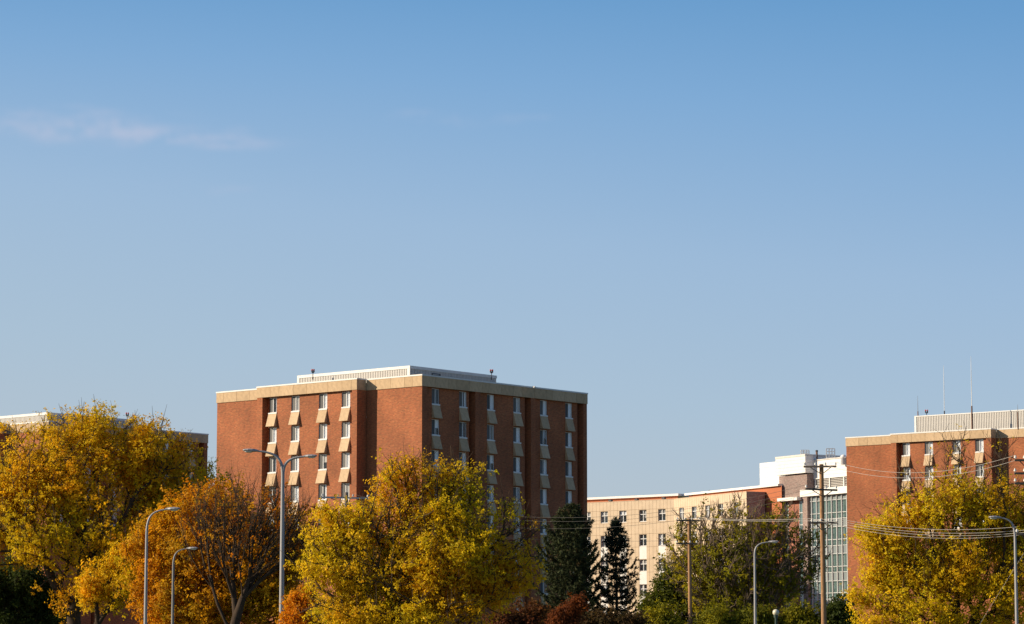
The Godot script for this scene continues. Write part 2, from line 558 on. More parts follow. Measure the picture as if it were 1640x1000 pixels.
func dorm(label: String, a: float, ox: float, od: float, dy: float, left_rows: Array, right_rows: Array, pent: Dictionary, seed_: int) -> Node3D:
	var rng := RandomNumberGenerator.new()
	rng.seed = seed_
	var B := thing("residence_hall", label, "building", "brick residence halls", Transform3D(Basis(Vector3.UP, deg_to_rad(a)), Vector3(ox, dy, -od)))
	# frame of the sunlit face: x = -distance from the corner; frame of the shaded face: x = distance from the corner
	var FL := Transform3D(Basis(Vector3(0, 0, 1), Vector3.UP, Vector3(-1, 0, 0)), Vector3.ZERO)
	var FR := Transform3D(Basis(Vector3(1, 0, 0), Vector3.UP, Vector3(0, 0, 1)), Vector3.ZERO)
	var LW := 26.1
	var RW := 23.4
	var y0 := -dy - 0.2
	var BY := FASCIA + 0.01
	var w := MB.new()
	# --- sunlit face
	w.face(FL, Rect2(-6.77, y0, 6.77 - 0.05, BY - y0), -0.07)
	w.face(FL, Rect2(-LW + 0.06, y0, LW - 0.06 - 19.48, BY - y0), -0.07)
	var cols := [-17.68, -14.76, -11.25, -8.4]
	var holes := []
	for c in 4:
		for k in left_rows[c]:
			holes.push_back(Rect2(cols[c] - 0.525, 25.9 - STOREY * k, 1.05, 1.38))
	w.face(FL, Rect2(-18.16, y0, 18.16 - 7.41, BY - y0), 0.93, holes, 0.10)
	w.face(FL, Rect2(-19.46, y0, 0.69, BY - y0), 1.19)
	w.face(FL, Rect2(-7.41, y0, 0.62, BY - y0), 1.19)
	w.face(FL, Rect2(-18.77, y0, 0.61, BY - y0), 0.25)
	w.step(FL, -18.77, y0, BY, 1.19, 0.25)
	w.step(FL, -18.16, y0, BY, 0.25, 0.93)
	w.step(FL, -7.41, y0, BY, 0.93, 1.19)
	w.step(FL, -19.46, y0, BY, -0.07, 1.19)
	w.step(FL, -6.79, y0, BY, 1.19, -0.07)
	# --- shaded face: pier, window bay, slot, pier ...
	var rc := [2.15, 5.85, 9.68, 13.38, 17.23, 20.93]
	var rh := []
	for c in 6:
		for k in right_rows[c]:
			rh.push_back(Rect2(rc[c] - 0.525, 25.9 - STOREY * k, 1.05, 1.38))
	var bays := [[0.67, 6.66], [7.95, 14.5], [15.75, 22.2]]
	var last := 0.05
	for b in bays:
		var own := []
		for h in rh:
			if h.position.x > b[0] and h.end.x < b[1]:
				own.push_back(h)
		w.face(FR, Rect2(last, y0, b[0] - last, BY - y0), -0.05)
		w.step(FR, b[0], y0, BY, -0.05, -0.3)
		w.face(FR, Rect2(b[0], y0, b[1] - b[0], BY - y0), -0.3, own, 0.10)
		w.step(FR, b[1], y0, BY, -0.3, -0.95)
		var e: float = b[1] + 0.6
		w.face(FR, Rect2(b[1], y0, 0.6, BY - y0), -0.95)
		w.step(FR, e, y0, BY, -0.95, -0.05)
		last = e
	w.face(FR, Rect2(last, y0, RW - 0.06 - last, BY - y0), -0.05)
	# --- the two far faces
	w.quad(Vector3(RW - 0.06, y0, -0.05), Vector3(RW - 0.06, y0, -LW + 0.06), Vector3(RW - 0.06, BY, -LW + 0.06), Vector3(RW - 0.06, BY, -0.05))
	w.quad(Vector3(RW - 0.06, y0, -LW + 0.06), Vector3(0.07, y0, -LW + 0.06), Vector3(0.07, BY, -LW + 0.06), Vector3(RW - 0.06, BY, -LW + 0.06))
	w.step(FL, -0.05, y0, BY, -0.07, -0.05)
	part(B, "wall", w.mesh(), M.brick)
	# --- roof slab and soffit
	var rf := MB.new()
	rf.box(Transform3D.IDENTITY, Vector3(0.13, FASCIA + 0.02, -LW + 0.13), Vector3(RW - 0.13, TOP - 0.35, -0.13))
	rf.box(Transform3D.IDENTITY, Vector3(-1.1, FASCIA + 0.02, -19.35), Vector3(0.12, TOP - 0.35, -6.9))
	part(B, "roof", rf.mesh(), M.roof)
	# --- fascia panels all round
	fascia(B, FL, -6.77, 0.0, 0.0, rng)
	fascia(B, FL, -LW, -19.48, 0.0, rng)
	fascia(B, FL, -19.48, -6.77, 1.23, rng)
	fascia(B, FR, 0.0, RW, 0.0, rng)
	var FS := Transform3D(Basis(Vector3(1, 0, 0), Vector3.UP, Vector3(0, 0, 1)), Vector3(-1.23, 0, -6.77))
	fascia(B, FS, 0.13, 1.22, 0.0, rng)
	var FB := Transform3D(Basis(Vector3(0, 0, -1), Vector3.UP, Vector3(1, 0, 0)), Vector3(RW, 0, 0))
	fascia(B, FB, 0.13, LW, 0.0, rng)
	# --- metal coping
	var cp := MB.new()
	var I := Transform3D.IDENTITY
	var c0 := TOP - 0.125
	cp.box(I, Vector3(-0.03, c0, -6.72), Vector3(0.3, TOP, 0.03))
	cp.box(I, Vector3(-0.03, c0, -LW - 0.03), Vector3(0.3, TOP, -19.53))
	cp.box(I, Vector3(-1.26, c0 + 0.002, -19.52), Vector3(-0.9, TOP + 0.002, -6.73))
	cp.box(I, Vector3(-0.898, c0, -7.0), Vector3(-0.032, TOP, -6.735))
	cp.box(I, Vector3(0.302, c0, -0.3), Vector3(RW + 0.03, TOP, 0.03))
	cp.box(I, Vector3(RW - 0.3, c0 + 0.002, -LW), Vector3(RW + 0.028, TOP + 0.002, -0.302))
	part(B, "coping", cp.mesh(), M.white)
	# --- windows and sloping panels under them
	for c in 4:
		for k in left_rows[c]:
			var y: float = 25.9 - STOREY * k
			dorm_window(B, FL * Transform3D(Basis(), Vector3(cols[c], y, 0.93 - 0.08)), rng)
			part(B, "sloped_panel", WIN.spandrel, [M.tan, M.tan_b, M.tan_c][rng.randi() % 3], FL * Transform3D(Basis(), Vector3(cols[c], y - 0.122, 0.93)))
	for c in 6:
		for k in right_rows[c]:
			var y: float = 25.9 - STOREY * k
			dorm_window(B, FR * Transform3D(Basis(), Vector3(rc[c], y, -0.3 - 0.08)), rng)
			part(B, "sloped_panel", WIN.spandrel, [M.tan, M.tan_b, M.tan_c][rng.randi() % 3], FR * Transform3D(Basis(), Vector3(rc[c], y - 0.122, -0.3)))
	# --- ribbed penthouse on the roof
	if not pent.is_empty():
		var v0: float = pent.v0
		var v1: float = pent.v1
		var u0: float = pent.u0
		var u1: float = pent.u1
		var pt: float = pent.top
		var body := MB.new()
		body.box(I, Vector3(v0, TOP - 0.36, -u1), Vector3(v1, pt - 0.02, -u0))
		var P := part(B, "rooftop_penthouse", body.mesh(), M.rib_gap)
		var rb := MB.new()
		var hi := pt - (0.26 if pent.trim else 0.12)
		var lo := TOP - 0.3
		var x := 0.0
		while x < u1 - u0 - 0.05:
			rb.box(I, Vector3(v0 - 0.05, lo, -u0 - x - 0.13), Vector3(v0 - 0.002, hi, -u0 - x))
			x += 0.21
		x = 0.0
		while x < v1 - v0 - 0.05:
			rb.box(I, Vector3(v0 + x, lo, -u0 + 0.002), Vector3(v0 + x + 0.13, hi, -u0 + 0.05))
			x += 0.21
		part(P, "rib_cladding", rb.mesh(), M.offwhite).set_meta("kind", "stuff")
		var tr := MB.new()
		tr.box(I, Vector3(v0 - 0.09, hi, -u1 - 0.05), Vector3(v0 - 0.003, pt, -u0 + 0.09))
		tr.box(I, Vector3(v0 - 0.002, hi, -u0 + 0.003), Vector3(v1 + 0.05, pt, -u0 + 0.088))
		tr.box(I, Vector3(v0 - 0.088, lo, -u1 - 0.05), Vector3(v0 - 0.052, hi - 0.003, -u1 + 0.2))
		if pent.trim:
			tr.box(I, Vector3(v0 - 0.088, lo, -u0 - 0.2), Vector3(v0 - 0.052, hi - 0.003, -u0 + 0.088))
		part(P, "trim", tr.mesh(), M.white)
		if pent.has("vent"):
			var vn := MB.new()
			var vx: float = pent.vent
			vn.box(I, Vector3(vx, pt - 0.95, -u0 + 0.052), Vector3(vx + 1.15, pt - 0.45, -u0 + 0.10))
			part(P, "vent", vn.mesh(), M.dark_metal)
			var sl := MB.new()
			for i in 3:
				sl.box(I, Vector3(vx + 0.06, pt - 0.88 + i * 0.14, -u0 + 0.102), Vector3(vx + 0.95, pt - 0.82 + i * 0.14, -u0 + 0.13))
			part(P, "vent_slats", sl.mesh(), M.louver)
	return B

func make_halls() -> void:
	WIN = window_meshes(1.05, 1.38)
	WIN.spandrel = spandrel_mesh()
	dorm("brick residence hall behind the double lamp, sunlit and shaded window faces both visible", 49.7, -7.97, 264.38, 0.0, [range(0, 5), range(0, 5), range(0, 5), range(0, 5)],
		[range(0, 4), range(0, 5), range(0, 6), range(0, 8), range(0, 9), range(0, 9)], {"v0": 2.0, "v1": 13.9, "u0": 3.3, "u1": 17.3, "top": 29.53, "trim": true, "vent": 4.9}, 1)
	dorm("brick residence hall mostly hidden behind the big yellow tree", 49.1, -49.57, 319.45, 0.56, [[], [], [], []],
		[range(0, 4), range(0, 4), range(0, 4), range(0, 4), range(0, 4), range(0, 4)], {"v0": 1.5, "v1": 14.4, "u0": 2.0, "u1": 17.0, "top": 29.5, "trim": true}, 2)
	dorm("brick residence hall with tall antennas on its ribbed roof house", 52.58, 58.82, 325.58, 0.52, [range(0, 4), range(0, 4), range(0, 4), range(0, 4)],
		[[], [], [], [], [], []], {"v0": 2.5, "v1": 15.0, "u0": -6.0, "u1": 18.4, "top": 30.6, "trim": false}, 3)
	dorm("brick residence hall standing behind the hall with the most windows", 49.7, -9.4, 355.6, 0.3, [[], [], [], []], [[], [], [], [], [], []], {}, 4)

# ------------------------------------------------------------------ cream building with curved front
func frame_along(p: Vector2, q: Vector2) -> Transform3D:
	# p, q = (x, distance); x axis runs from p to q, z axis points outward
	var e := Vector3(q.x - p.x, 0, -(q.y - p.y)).normalized()
	return Transform3D(Basis(e, Vector3.UP, e.cross(Vector3.UP)), Vector3(p.x, 0, -p.y))

func cream_window(parent: Node3D, xf: Transform3D, wm: Dictionary, rng: RandomNumberGenerator) -> void:
	var w := holder(parent, "window", xf)
	part(w, "frame", wm.frame, M.frame)
	part(w, "pane", wm.pane, M.glass)
	part(w, "interior", wm.room, M.teal_back if rng.randf() < 0.65 else M.room)
	if rng.randf() < 0.85:
		part(w, "blind", wm.blinds[rng.randi() % 3], M.curtain if rng.randf() < 0.45 else M.curtain_b)

func make_cream() -> void:
	var rng := RandomNumberGenerator.new()
	rng.seed = 77
	var B := thing("academic_building", "cream panelled building with curved front and orange upper wall", "building")
	var A0 := Vector2(10.08, 401.86)
	var A1 := Vector2(21.25, 393.07)
	var B1 := Vector2(29.56, 377.10)
	var dA := (A1 - A0).normalized()
	var S := A0 - dA * 6.0
	var FA := frame_along(S, A1)
	var FBc := frame_along(A1, B1)
	var LA := S.distance_to(A1)
	var LB := A1.distance_to(B1)
	var top := 24.9
	# window meshes: cross bar two thirds up, mullion
	var I := Transform3D.IDENTITY
	var wd := 1.2
	var ht := 1.56
	var f := MB.new()
	var b := 0.05
	f.box(I, Vector3(-wd / 2, 0, -0.08), Vector3(-wd / 2 + b, ht, 0))
	f.box(I, Vector3(wd / 2 - b, 0, -0.08), Vector3(wd / 2, ht, 0))
	f.box(I, Vector3(-wd / 2 + b, 0, -0.08), Vector3(wd / 2 - b, 0.09, 0.02))
	f.box(I, Vector3(-wd / 2 + b, ht - b, -0.08), Vector3(wd / 2 - b, ht, 0))
	f.box(I, Vector3(-0.04, 0.09, -0.08), Vector3(0.04, ht - b, 0.004))
	f.box(I, Vector3(-wd / 2 + b, ht * 0.6, -0.08), Vector3(-0.04, ht * 0.6 + 0.09, 0.0))
	f.box(I, Vector3(0.04, ht * 0.6, -0.08), Vector3(wd / 2 - b, ht * 0.6 + 0.09, 0.0))
	var p := MB.new()
	p.quad(Vector3(-wd / 2, 0, -0.05), Vector3(wd / 2, 0, -0.05), Vector3(wd / 2, ht, -0.05), Vector3(-wd / 2, ht, -0.05))
	var rm := MB.new()
	rm.quad(Vector3(-wd / 2, 0, -0.5), Vector3(wd / 2, 0, -0.5), Vector3(wd / 2, ht, -0.5), Vector3(-wd / 2, ht, -0.5))
	var bl := []
	for q in [[-0.55, 0.55, 0.6], [-0.55, 0.0, 0.0], [0.0, 0.55, 0.3]]:
		var c := MB.new()
		c.quad(Vector3(q[0], ht * q[2], -0.14), Vector3(q[1], ht * q[2], -0.14), Vector3(q[1], ht, -0.14), Vector3(q[0], ht, -0.14))
		bl.push_back(c.mesh())
	var wm := {"frame": f.mesh(), "pane": p.mesh(), "room": rm.mesh(), "blinds": bl}
	var sills := [22.1, 18.87, 15.55, 12.27, 9.0]
	var colsA := []
	for c in [0.0, 2.85, 5.93, 9.19, 12.27]:
		colsA.push_back(c + 6.0)
	var colsB := [1.97, 5.16, 8.52, 11.75, 15.45]
	var panel_rows := [24.9, 23.72, 22.0, 20.5, 18.78, 17.15, 15.45, 13.8, 12.2, 10.6, 8.9, 7.2, 5.5, 3.8, 2.0, 0.0]
	for side in 2:
		var F: Transform3D = FA if side == 0 else FBc
		var L: float = LA if side == 0 else LB
		var cols: Array = colsA if side == 0 else colsB
		# backing wall in the joint colour with openings; a skin of flat panels stands 3 cm proud of it, with open joints between
		var holes := []
		var strips := []
		for c in cols:
			for k in sills.size():
				if side == 1 and k > 2: continue
				holes.push_back(Rect2(c - 0.6, sills[k], 1.2, 1.56))
			if side == 0:
				for k in [1, 2, 3]:
					strips.push_back(Rect2(c - 0.6, sills[k] - 1.71, 1.2, 1.71))
		var bw := MB.new()
		bw.face(F, Rect2(0, 0, L, top - 0.02), 0.0, holes, 0.2)
		part(B, "wall", bw.mesh(), M.joint)
		var sk := MB.new()
		var step := 0.58
		for j in panel_rows.size() - 1:
			var x := 0.0
			while x < L - 0.05:
				var x1 := minf(x + step, L)
				# cut the panel by the openings and the white strips
				var y1: float = panel_rows[j]
				var y2: float = panel_rows[j + 1]
				var pieces := [Rect2(x + 0.015, y2 + 0.015, x1 - x - 0.03, y1 - y2 - 0.03)]
				for h in holes + strips:
					var nxt := []
					for r in pieces:
						if not r.intersects(h):
							nxt.push_back(r)
							continue
						if h.position.x - r.position.x > 0.02:
							nxt.push_back(Rect2(r.position.x, r.position.y, h.position.x - r.position.x, r.size.y))
						if r.end.x - h.end.x > 0.02:
							nxt.push_back(Rect2(h.end.x, r.position.y, r.end.x - h.end.x, r.size.y))
						var a := maxf(r.position.x, h.position.x)
						var e := minf(r.end.x, h.end.x)
						if h.position.y - r.position.y > 0.02:
							nxt.push_back(Rect2(a, r.position.y, e - a, h.position.y - r.position.y))
						if r.end.y - h.end.y > 0.02:
							nxt.push_back(Rect2(a, h.end.y, e - a, r.end.y - h.end.y))
					pieces = nxt
				for r in pieces:
					sk.box(F, Vector3(r.position.x, r.position.y, 0.003), Vector3(r.end.x, r.end.y, 0.03))
				x = x1
		part(B, "panel_cladding", sk.mesh(), M.cream).set_meta("kind", "stuff")
		for s in strips:
			var wp := MB.new()
			wp.box(F, Vector3(s.position.x + 0.02, s.position.y + 0.02, 0.003), Vector3(s.end.x - 0.02, s.end.y - 0.02, 0.02))
			part(B, "white_panel", wp.mesh(), M.white)
		for c in cols:
			for k in sills.size():
				if side == 1 and k > 2: continue
				cream_window(B, F * Transform3D(Basis(), Vector3(c, sills[k], -0.1)), wm, rng)
	# dark end wall of the cream volume
	var nB: Vector3 = FBc.basis.z
	var ew := MB.new()
	var E0 := FBc * Vector3(LB, 0, 0.028)
	var E1 := FBc * Vector3(LB, 0, -2.7)
	var up := Vector3(0, top, 0)
	ew.quad(E0, E1, E1 + up, E0 + up)
	part(B, "end_wall", ew.mesh(), M.grey_brick)
	var cap := MB.new()
	for side in 2:
		var F: Transform3D = FA if side == 0 else FBc
		var L: float = LA if side == 0 else LB
		cap.box(F, Vector3(0.02, top - 0.015, -2.9), Vector3(L - 0.02, top + 0.05 + 0.003 * side, 0.06))
	part(B, "parapet_cap", cap.mesh(), M.cream)
	# orange wall set back behind, under a white cap
	var ow := MB.new()
	ow.face(FA, Rect2(-6, 0, LA + 6 - 1.4, 25.55), -2.9)
	ow.face(FBc, Rect2(-1.0, 0, 22.6, 25.55), -2.9)
	part(B, "orange_wall", ow.mesh(), M.orange)
	var wc := MB.new()
	wc.box(FA, Vector3(-6, 25.52, -9.0), Vector3(LA - 1.1, 25.80, -2.55))
	wc.box(FBc, Vector3(-1.6, 25.523, -9.0), Vector3(21.3, 25.803, -2.55))
	part(B, "roof_cap", wc.mesh(), M.white)
	# small floodlights along the cap
	for q in [3.6, 7.9, 12.3]:
		var fl := MB.new()
		fl.box(FA, Vector3(q + 6.0, 24.98, -0.3), Vector3(q + 6.45, 25.2, 0.12))
		part(B, "floodlight", fl.mesh(), M.dark_metal)
	# low canopy at the foot of the front
	var cn := MB.new()
	cn.box(FA, Vector3(6.5, 9.35, 0.05), Vector3(13.5, 9.75, 1.2))
	part(B, "canopy", cn.mesh(), M.white)

# ------------------------------------------------------------------ glass fronted building
func make_glass_building() -> void:
	var rng := RandomNumberGenerator.new()
	rng.seed = 91
	var B := thing("glass_building", "white topped building with tall glass front and grey brick stair tower", "building")
	var a := deg_to_rad(31.0)
	# x axis runs right along the front (towards the camera), z points outward to the left
	var e := Vector3(sin(a), 0, cos(a))
	var F := Transform3D(Basis(e, Vector3.UP, e.cross(Vector3.UP)), Vector3(36.65, 0, -372.0))
	var I := Transform3D.IDENTITY
	# --- curtain wall
	var xs := [0.0]
	for i in 12:
		xs.push_back(1.02 * (i + 1))
	var ys := [24.0, 23.3, 21.75, 21.0, 20.0, 18.45, 17.7, 16.7, 15.15, 14.45, 13.4, 11.95, 11.2, 10.2, 8.7]
	var bk := MB.new()
	bk.face(F, Rect2(-0.1, 0, 12.5, 24.0), -0.75)
	part(B, "inner_wall", bk.mesh(), M.teal_back_c)
	for i in xs.size() - 1:
		for j in ys.size() - 1:
			var hgt: float = ys[j] - ys[j + 1]
			var q := MB.new()
			q.box(I, Vector3(0.05, 0.05, -0.03), Vector3(0.97, hgt - 0.05, 0.0))
			var xf := F * Transform3D(Basis(Vector3.UP, rng.randf_range(-0.006, 0.006)), Vector3(xs[i], ys[j + 1], -0.02))
			if j % 3 == 0:
				part(B, "spandrel_pane", q.mesh(), M.spandrel_glass, xf)
			else:
				part(B, "pane", q.mesh(), M.teal_glass, xf)
				var bl := MB.new()
				var low := rng.randf_range(0.0, 0.6) * hgt if rng.randf() < 0.45 else 0.0
				bl.quad(Vector3(0.03, low, -0.3), Vector3(0.99, low, -0.3), Vector3(0.99, hgt, -0.3), Vector3(0.03, hgt, -0.3))
				part(B, "blind", bl.mesh(), M.teal_back_b if rng.randf() < 0.5 else M.teal_back, xf)
	for i in xs.size():
		var m := MB.new()
		m.box(F, Vector3(xs[i] - 0.04, 8.0, -0.05), Vector3(xs[i] + 0.04, 24.1, 0.15))
		part(B, "mullion", m.mesh(), M.mullion)
	for j in ys.size():
		var m := MB.new()
		m.box(F, Vector3(0.0, ys[j] - 0.03, -0.05), Vector3(12.3, ys[j] + 0.03, 0.05))
		part(B, "transom", m.mesh(), M.mullion)
	# --- white cap over the glass, louvre band, white upper wall
	var c := MB.new()
	c.box(F, Vector3(-0.75, 23.95, -0.75), Vector3(12.5, 24.8, 0.55))
	part(B, "white_cap", c.mesh(), M.white)
	var lb := MB.new()
	lb.face(F, Rect2(-0.6, 24.8, 13, 1.5), -0.9)
	part(B, "louver_back", lb.mesh(), M.gap)
	for k in 7:
		var s := MB.new()
		s.box(F * Transform3D(Basis(Vector3(1, 0, 0), 0.5), Vector3(0, 24.95 + k * 0.2, -0.78)), Vector3(-0.6, -0.06, -0.02), Vector3(12.4, 0.06, 0.02))
		part(B, "louver", s.mesh(), M.louver)
	for k in 5:
		var s := MB.new()
		s.box(F, Vector3(0.8 + k * 2.9, 24.8, -0.7), Vector3(0.95 + k * 2.9, 26.1, -0.62))
		part(B, "louver_post", s.mesh(), M.white)
	# white upper wall: siding boards
	for k in 5:
		var s := MB.new()
		s.box(F, Vector3(-0.6, 26.1 + k * 0.46, -7.0), Vector3(12.4, 26.1 + k * 0.46 + 0.445, -0.6 - 0.006 * (k % 2)))
		part(B, "siding_board", s.mesh(), M.white)
	var tp := MB.new()
	tp.box(F, Vector3(-0.6, 28.4, -7.05), Vector3(12.45, 28.52, -0.52))
	part(B, "roof_trim", tp.mesh(), M.offwhite)
	# --- grey brick stair tower
	var T := MB.new()
	var zt := 0.4
	var left := -5.3
	var right := 0.54
	T.face(F, Rect2(left, 0, right - left, 26.75), zt, [Rect2(-4.35, 8, 3.9, 15.6)], 0.25)
	T.step(F, right, 0, 26.75, zt, -1.2)
	T.step(F, left, 0, 26.75, -3.0, zt)
	part(B, "tower_wall", T.mesh(), M.grey_brick)
	var rp := MB.new()
	rp.face(F, Rect2(-3.5, 8, 2.2, 15.6), zt - 0.12)
	part(B, "red_brick_panel", rp.mesh(), M.red_brick)
	for x in [-4.3, -1.25]:
		for k in 10:
			var y := 22.05 - k * 1.5
			var w := holder(B, "window", F * Transform3D(Basis(), Vector3(x, y, zt - 0.14)))
			var fr := MB.new()
			fr.box(I, Vector3(0, 0, -0.06), Vector3(0.06, 1.5, 0.02))
			fr.box(I, Vector3(0.69, 0, -0.06), Vector3(0.75, 1.5, 0.02))
			fr.box(I, Vector3(0.06, 1.4, -0.06), Vector3(0.69, 1.5, 0.02))
			part(w, "frame", fr.mesh(), M.mullion)
			var pn := MB.new()
			pn.box(I, Vector3(0.06, 0, -0.05), Vector3(0.69, 1.4, -0.03))
			part(w, "pane", pn.mesh(), M.teal_glass)
			var inn := MB.new()
			inn.quad(Vector3(0, 0, -0.1), Vector3(0.75, 0, -0.1), Vector3(0.75, 1.5, -0.1), Vector3(0, 1.5, -0.1))
			part(w, "interior", inn.mesh(), M.teal_back_c if rng.randf() < 0.4 else M.teal_back)
	var hood := MB.new()
	hood.box(F, Vector3(-4.75, 23.55, zt - 0.1), Vector3(-0.6, 23.95, zt + 0.75))
	part(B, "window_hood", hood.mesh(), M.white)
	# --- white box on top of the tower
	for k in 5:
		var s := MB.new()
		s.box(F, Vector3(left - 0.22, 26.88 + k * 0.42, -5.5), Vector3(right + 0.16, 26.88 + k * 0.42 + 0.405, zt + 0.35 - 0.008 * (k % 2)))
		part(B, "siding_board", s.mesh(), M.white)
	var tt := MB.new()
	tt.box(F, Vector3(left - 0.25, 28.97, -5.6), Vector3(right + 0.2, 29.2, zt + 0.4))
	part(B, "roof_trim", tt.mesh(), M.offwhite)
	# --- lower white roof house further back
	for k in 5:
		var s := MB.new()
		s.box(F, Vector3(-14.15, 25.9 + k * 0.64, -9.0), Vector3(-4.0, 25.9 + k * 0.64 + 0.62, -3.0 - 0.008 * (k % 2)))
		part(B, "siding_board", s.mesh(), M.white)
	# --- side and back closing walls
	var body := MB.new()
	body.box(F, Vector3(-5.0, 0, -12.0), Vector3(12.4, 26.05, -1.0))
	part(B, "rear_wall", body.mesh(), M.grey_brick)
	# --- roof equipment: each its own thing
	for q in [[1289.5, 725.5, 13.0, 8.0, 374.5, "small white guard rail frame above the stair tower roof"], [1330.5, 726.0, 13.5, 14.0, 370.0, "tall white guard rail frame above the white upper wall"]]:
		var o := at(q[0], q[1], q[4])
		var wv: float = q[2] / FOC * q[4]
		var hv: float = q[3] / FOC * q[4]
		var G := thing("guard_rail", q[5], "railing", "white roof guard rails", Transform3D(Basis(), o))
		for i in 4:
			var m := MB.new()
			m.box(I, Vector3(-wv / 2 + wv / 3 * i - 0.055, -hv / 2 - 0.5, -0.035), Vector3(-wv / 2 + wv / 3 * i + 0.055, hv / 2, 0.035))
			part(G, "post", m.mesh(), M.white)
		for i in 4:
			var m := MB.new()
			m.box(I, Vector3(-wv / 2, -hv / 2 + hv / 3 * i - 0.05, 0.037), Vector3(wv / 2, -hv / 2 + hv / 3 * i + 0.05, 0.09))
			part(G, "rail", m.mesh(), M.white)
	var ch := thing("flue_pipe", "short rusty red flue pipe on the white roof", "chimney", "", Transform3D(Basis(), at(1308.5, 736, 372)))
	var cm := MB.new()
	cm.tube([Vector3(0, -0.6, 0), Vector3(0, 0.95, 0)], [0.13, 0.13], 12)
	part(ch, "pipe", cm.mesh(), M.rust)
	var cm2 := MB.new()
	cm2.tube([Vector3(0, 0.95, 0), Vector3(0, 1.1, 0), Vector3(0, 1.16, 0)], [0.17, 0.17, 0.05], 12)
	part(ch, "rain_cap", cm2.mesh(), M.dark_metal)
	var dv := thing("roof_vent", "white domed vent on roof edge beside brick hall", "vent", "", Transform3D(Basis(), at(1351, 735.5, 366)))
	var dm := MB.new()
	dm.ball(Vector3(0, 0.25, 0), Vector3(0.36, 0.3, 0.36))
	part(dv, "dome", dm.mesh(), M.white)
	var dm2 := MB.new()
	dm2.tube([Vector3(0, -0.7, 0), Vector3(0, 0.25, 0)], [0.3, 0.3], 12)
	part(dv, "collar", dm2.mesh(), M.galv)

# ------------------------------------------------------------------ things on the roofs
func beacon(px: float, py: float, d: float, label: String) -> void:
	var o := at(px, py, d)
	var s := d / FOC
	var B := thing("obstruction_light", label, "light", "red roof obstruction lights", Transform3D(Basis(), o))
	var m := MB.new()
	m.tube([Vector3(0, -14 * s, 0), Vector3(0, -2.2 * s, 0)], [0.035, 0.035], 6)
	m.tube([Vector3(-1.6 * s, -2.2 * s, 0), Vector3(1.6 * s, -2.2 * s, 0)], [0.06, 0.06], 6)
	part(B, "post", m.mesh(), M.dark_metal)
	for k in [-1, 1]:
		var q := MB.new()
		q.tube([Vector3(1.5 * s * k, -2.2 * s, 0), Vector3(1.5 * s * k, 0.4 * s, 0)], [0.075, 0.075], 8)
		part(B, "lamp_base", q.mesh(), M.dark_metal)
		var g := MB.new()
		g.ball(Vector3(1.5 * s * k, 1.6 * s, 0), Vector3(0.085, 1.6 * s, 0.085), 8, 10)
		part(B, "red_lens", g.mesh(), M.red)

func mast(px: float, ytop: float, ybase: float, d: float, r: float, label: String, mat: Material, base_len := 0.0) -> void:
	var s := d / FOC
	var o := at(px, ybase, d)
	var B := thing("antenna", label, "antenna", "antennas on the roof house", Transform3D(Basis(), o))
	var h := (ybase - ytop) * s
	var m := MB.new()
	m.tube([Vector3(0, base_len, 0), Vector3(0, h * 0.7, 0), Vector3(0, h, 0)], [r, r * 0.8, r * 0.35], 6)
	part(B, "whip", m.mesh(), mat)
	var q := MB.new()
	q.tube([Vector3(0, -0.3, 0), Vector3(0, maxf(base_len, 0.4), 0)], [r * 2.2, r * 2.0], 8)
	part(B, "mount", q.mesh(), M.rust if base_len > 0.0 else M.dark_metal)

func make_roof_things() -> void:
	beacon(501.0, 594.5, 274.0, "twin red obstruction light on the penthouse's sunlit side")
	beacon(787.2, 595.0, 276.0, "twin red obstruction light on the penthouse's shaded side")
	beacon(203.5, 664.0, 332.0, "twin red obstruction light above the yellow tree crown")
	beacon(1484.3, 659.5, 340.0, "twin red obstruction light beside a thin antenna")
	mast(1471.0, 634.0, 690.0, 340.5, 0.03, "short thin antenna with rungs at the roof house corner", M.galv_b, 2.2)
	mast(1513.0, 585.0, 664.0, 337.0, 0.035, "pale plain whip antenna between lamp and mast", M.white)
	mast(1557.5, 570.0, 688.0, 331.0, 0.042, "tallest whip antenna on a rusty roof mast", M.white, 2.6)
	mast(1631.0, 648.0, 684.0, 324.0, 0.035, "short dark antenna on the bright ribbed wall", M.galv_b, 1.6)
	# small white camera on the coping of the central hall
	var s := thing("security_camera", "small white camera fixed to shaded roof edge", "camera", "", Transform3D(Basis(), at(856.2, 620.6, 274.7)))
	var m := MB.new()
	m.ball(Vector3(0, 0, 0), Vector3(0.13, 0.11, 0.13), 8, 10)
	part(s, "housing", m.mesh(), M.white)
	var m2 := MB.new()
	m2.box(Transform3D.IDENTITY, Vector3(-0.22, -0.02, -0.3), Vector3(-0.05, 0.1, 0.05))
	part(s, "bracket", m2.mesh(), M.white)

# ------------------------------------------------------------------ street furniture
func head_mesh(dirx: float) -> MB:
	# flat cobra head, long axis x
	var h := MB.new()
	var prof := [[0.0, 0.05, 0.05], [0.10, 0.075, 0.075], [0.22, 0.14, 0.085], [0.40, 0.17, 0.08], [0.55, 0.14, 0.06], [0.62, 0.05, 0.03]]
	var rings := []
	for p in prof:
		var ring := []
		for j in 10:
			var w := TAU * j / 10
			ring.push_back(Vector3(p[0] * dirx, sin(w) * p[2] * (0.6 if sin(w) < 0 else 1.0), cos(w) * p[1]))
		rings.push_back(ring)
	for i in rings.size() - 1:
		for j in 10:
			var k := (j + 1) % 10
			h.quad(rings[i][j], rings[i][k], rings[i + 1][k], rings[i + 1][j])
	for j in range(1, 9):
		h.tri(rings[0][0], rings[0][j], rings[0][j + 1])
		h.tri(rings[5][0], rings[5][j], rings[5][j + 1])
	return h

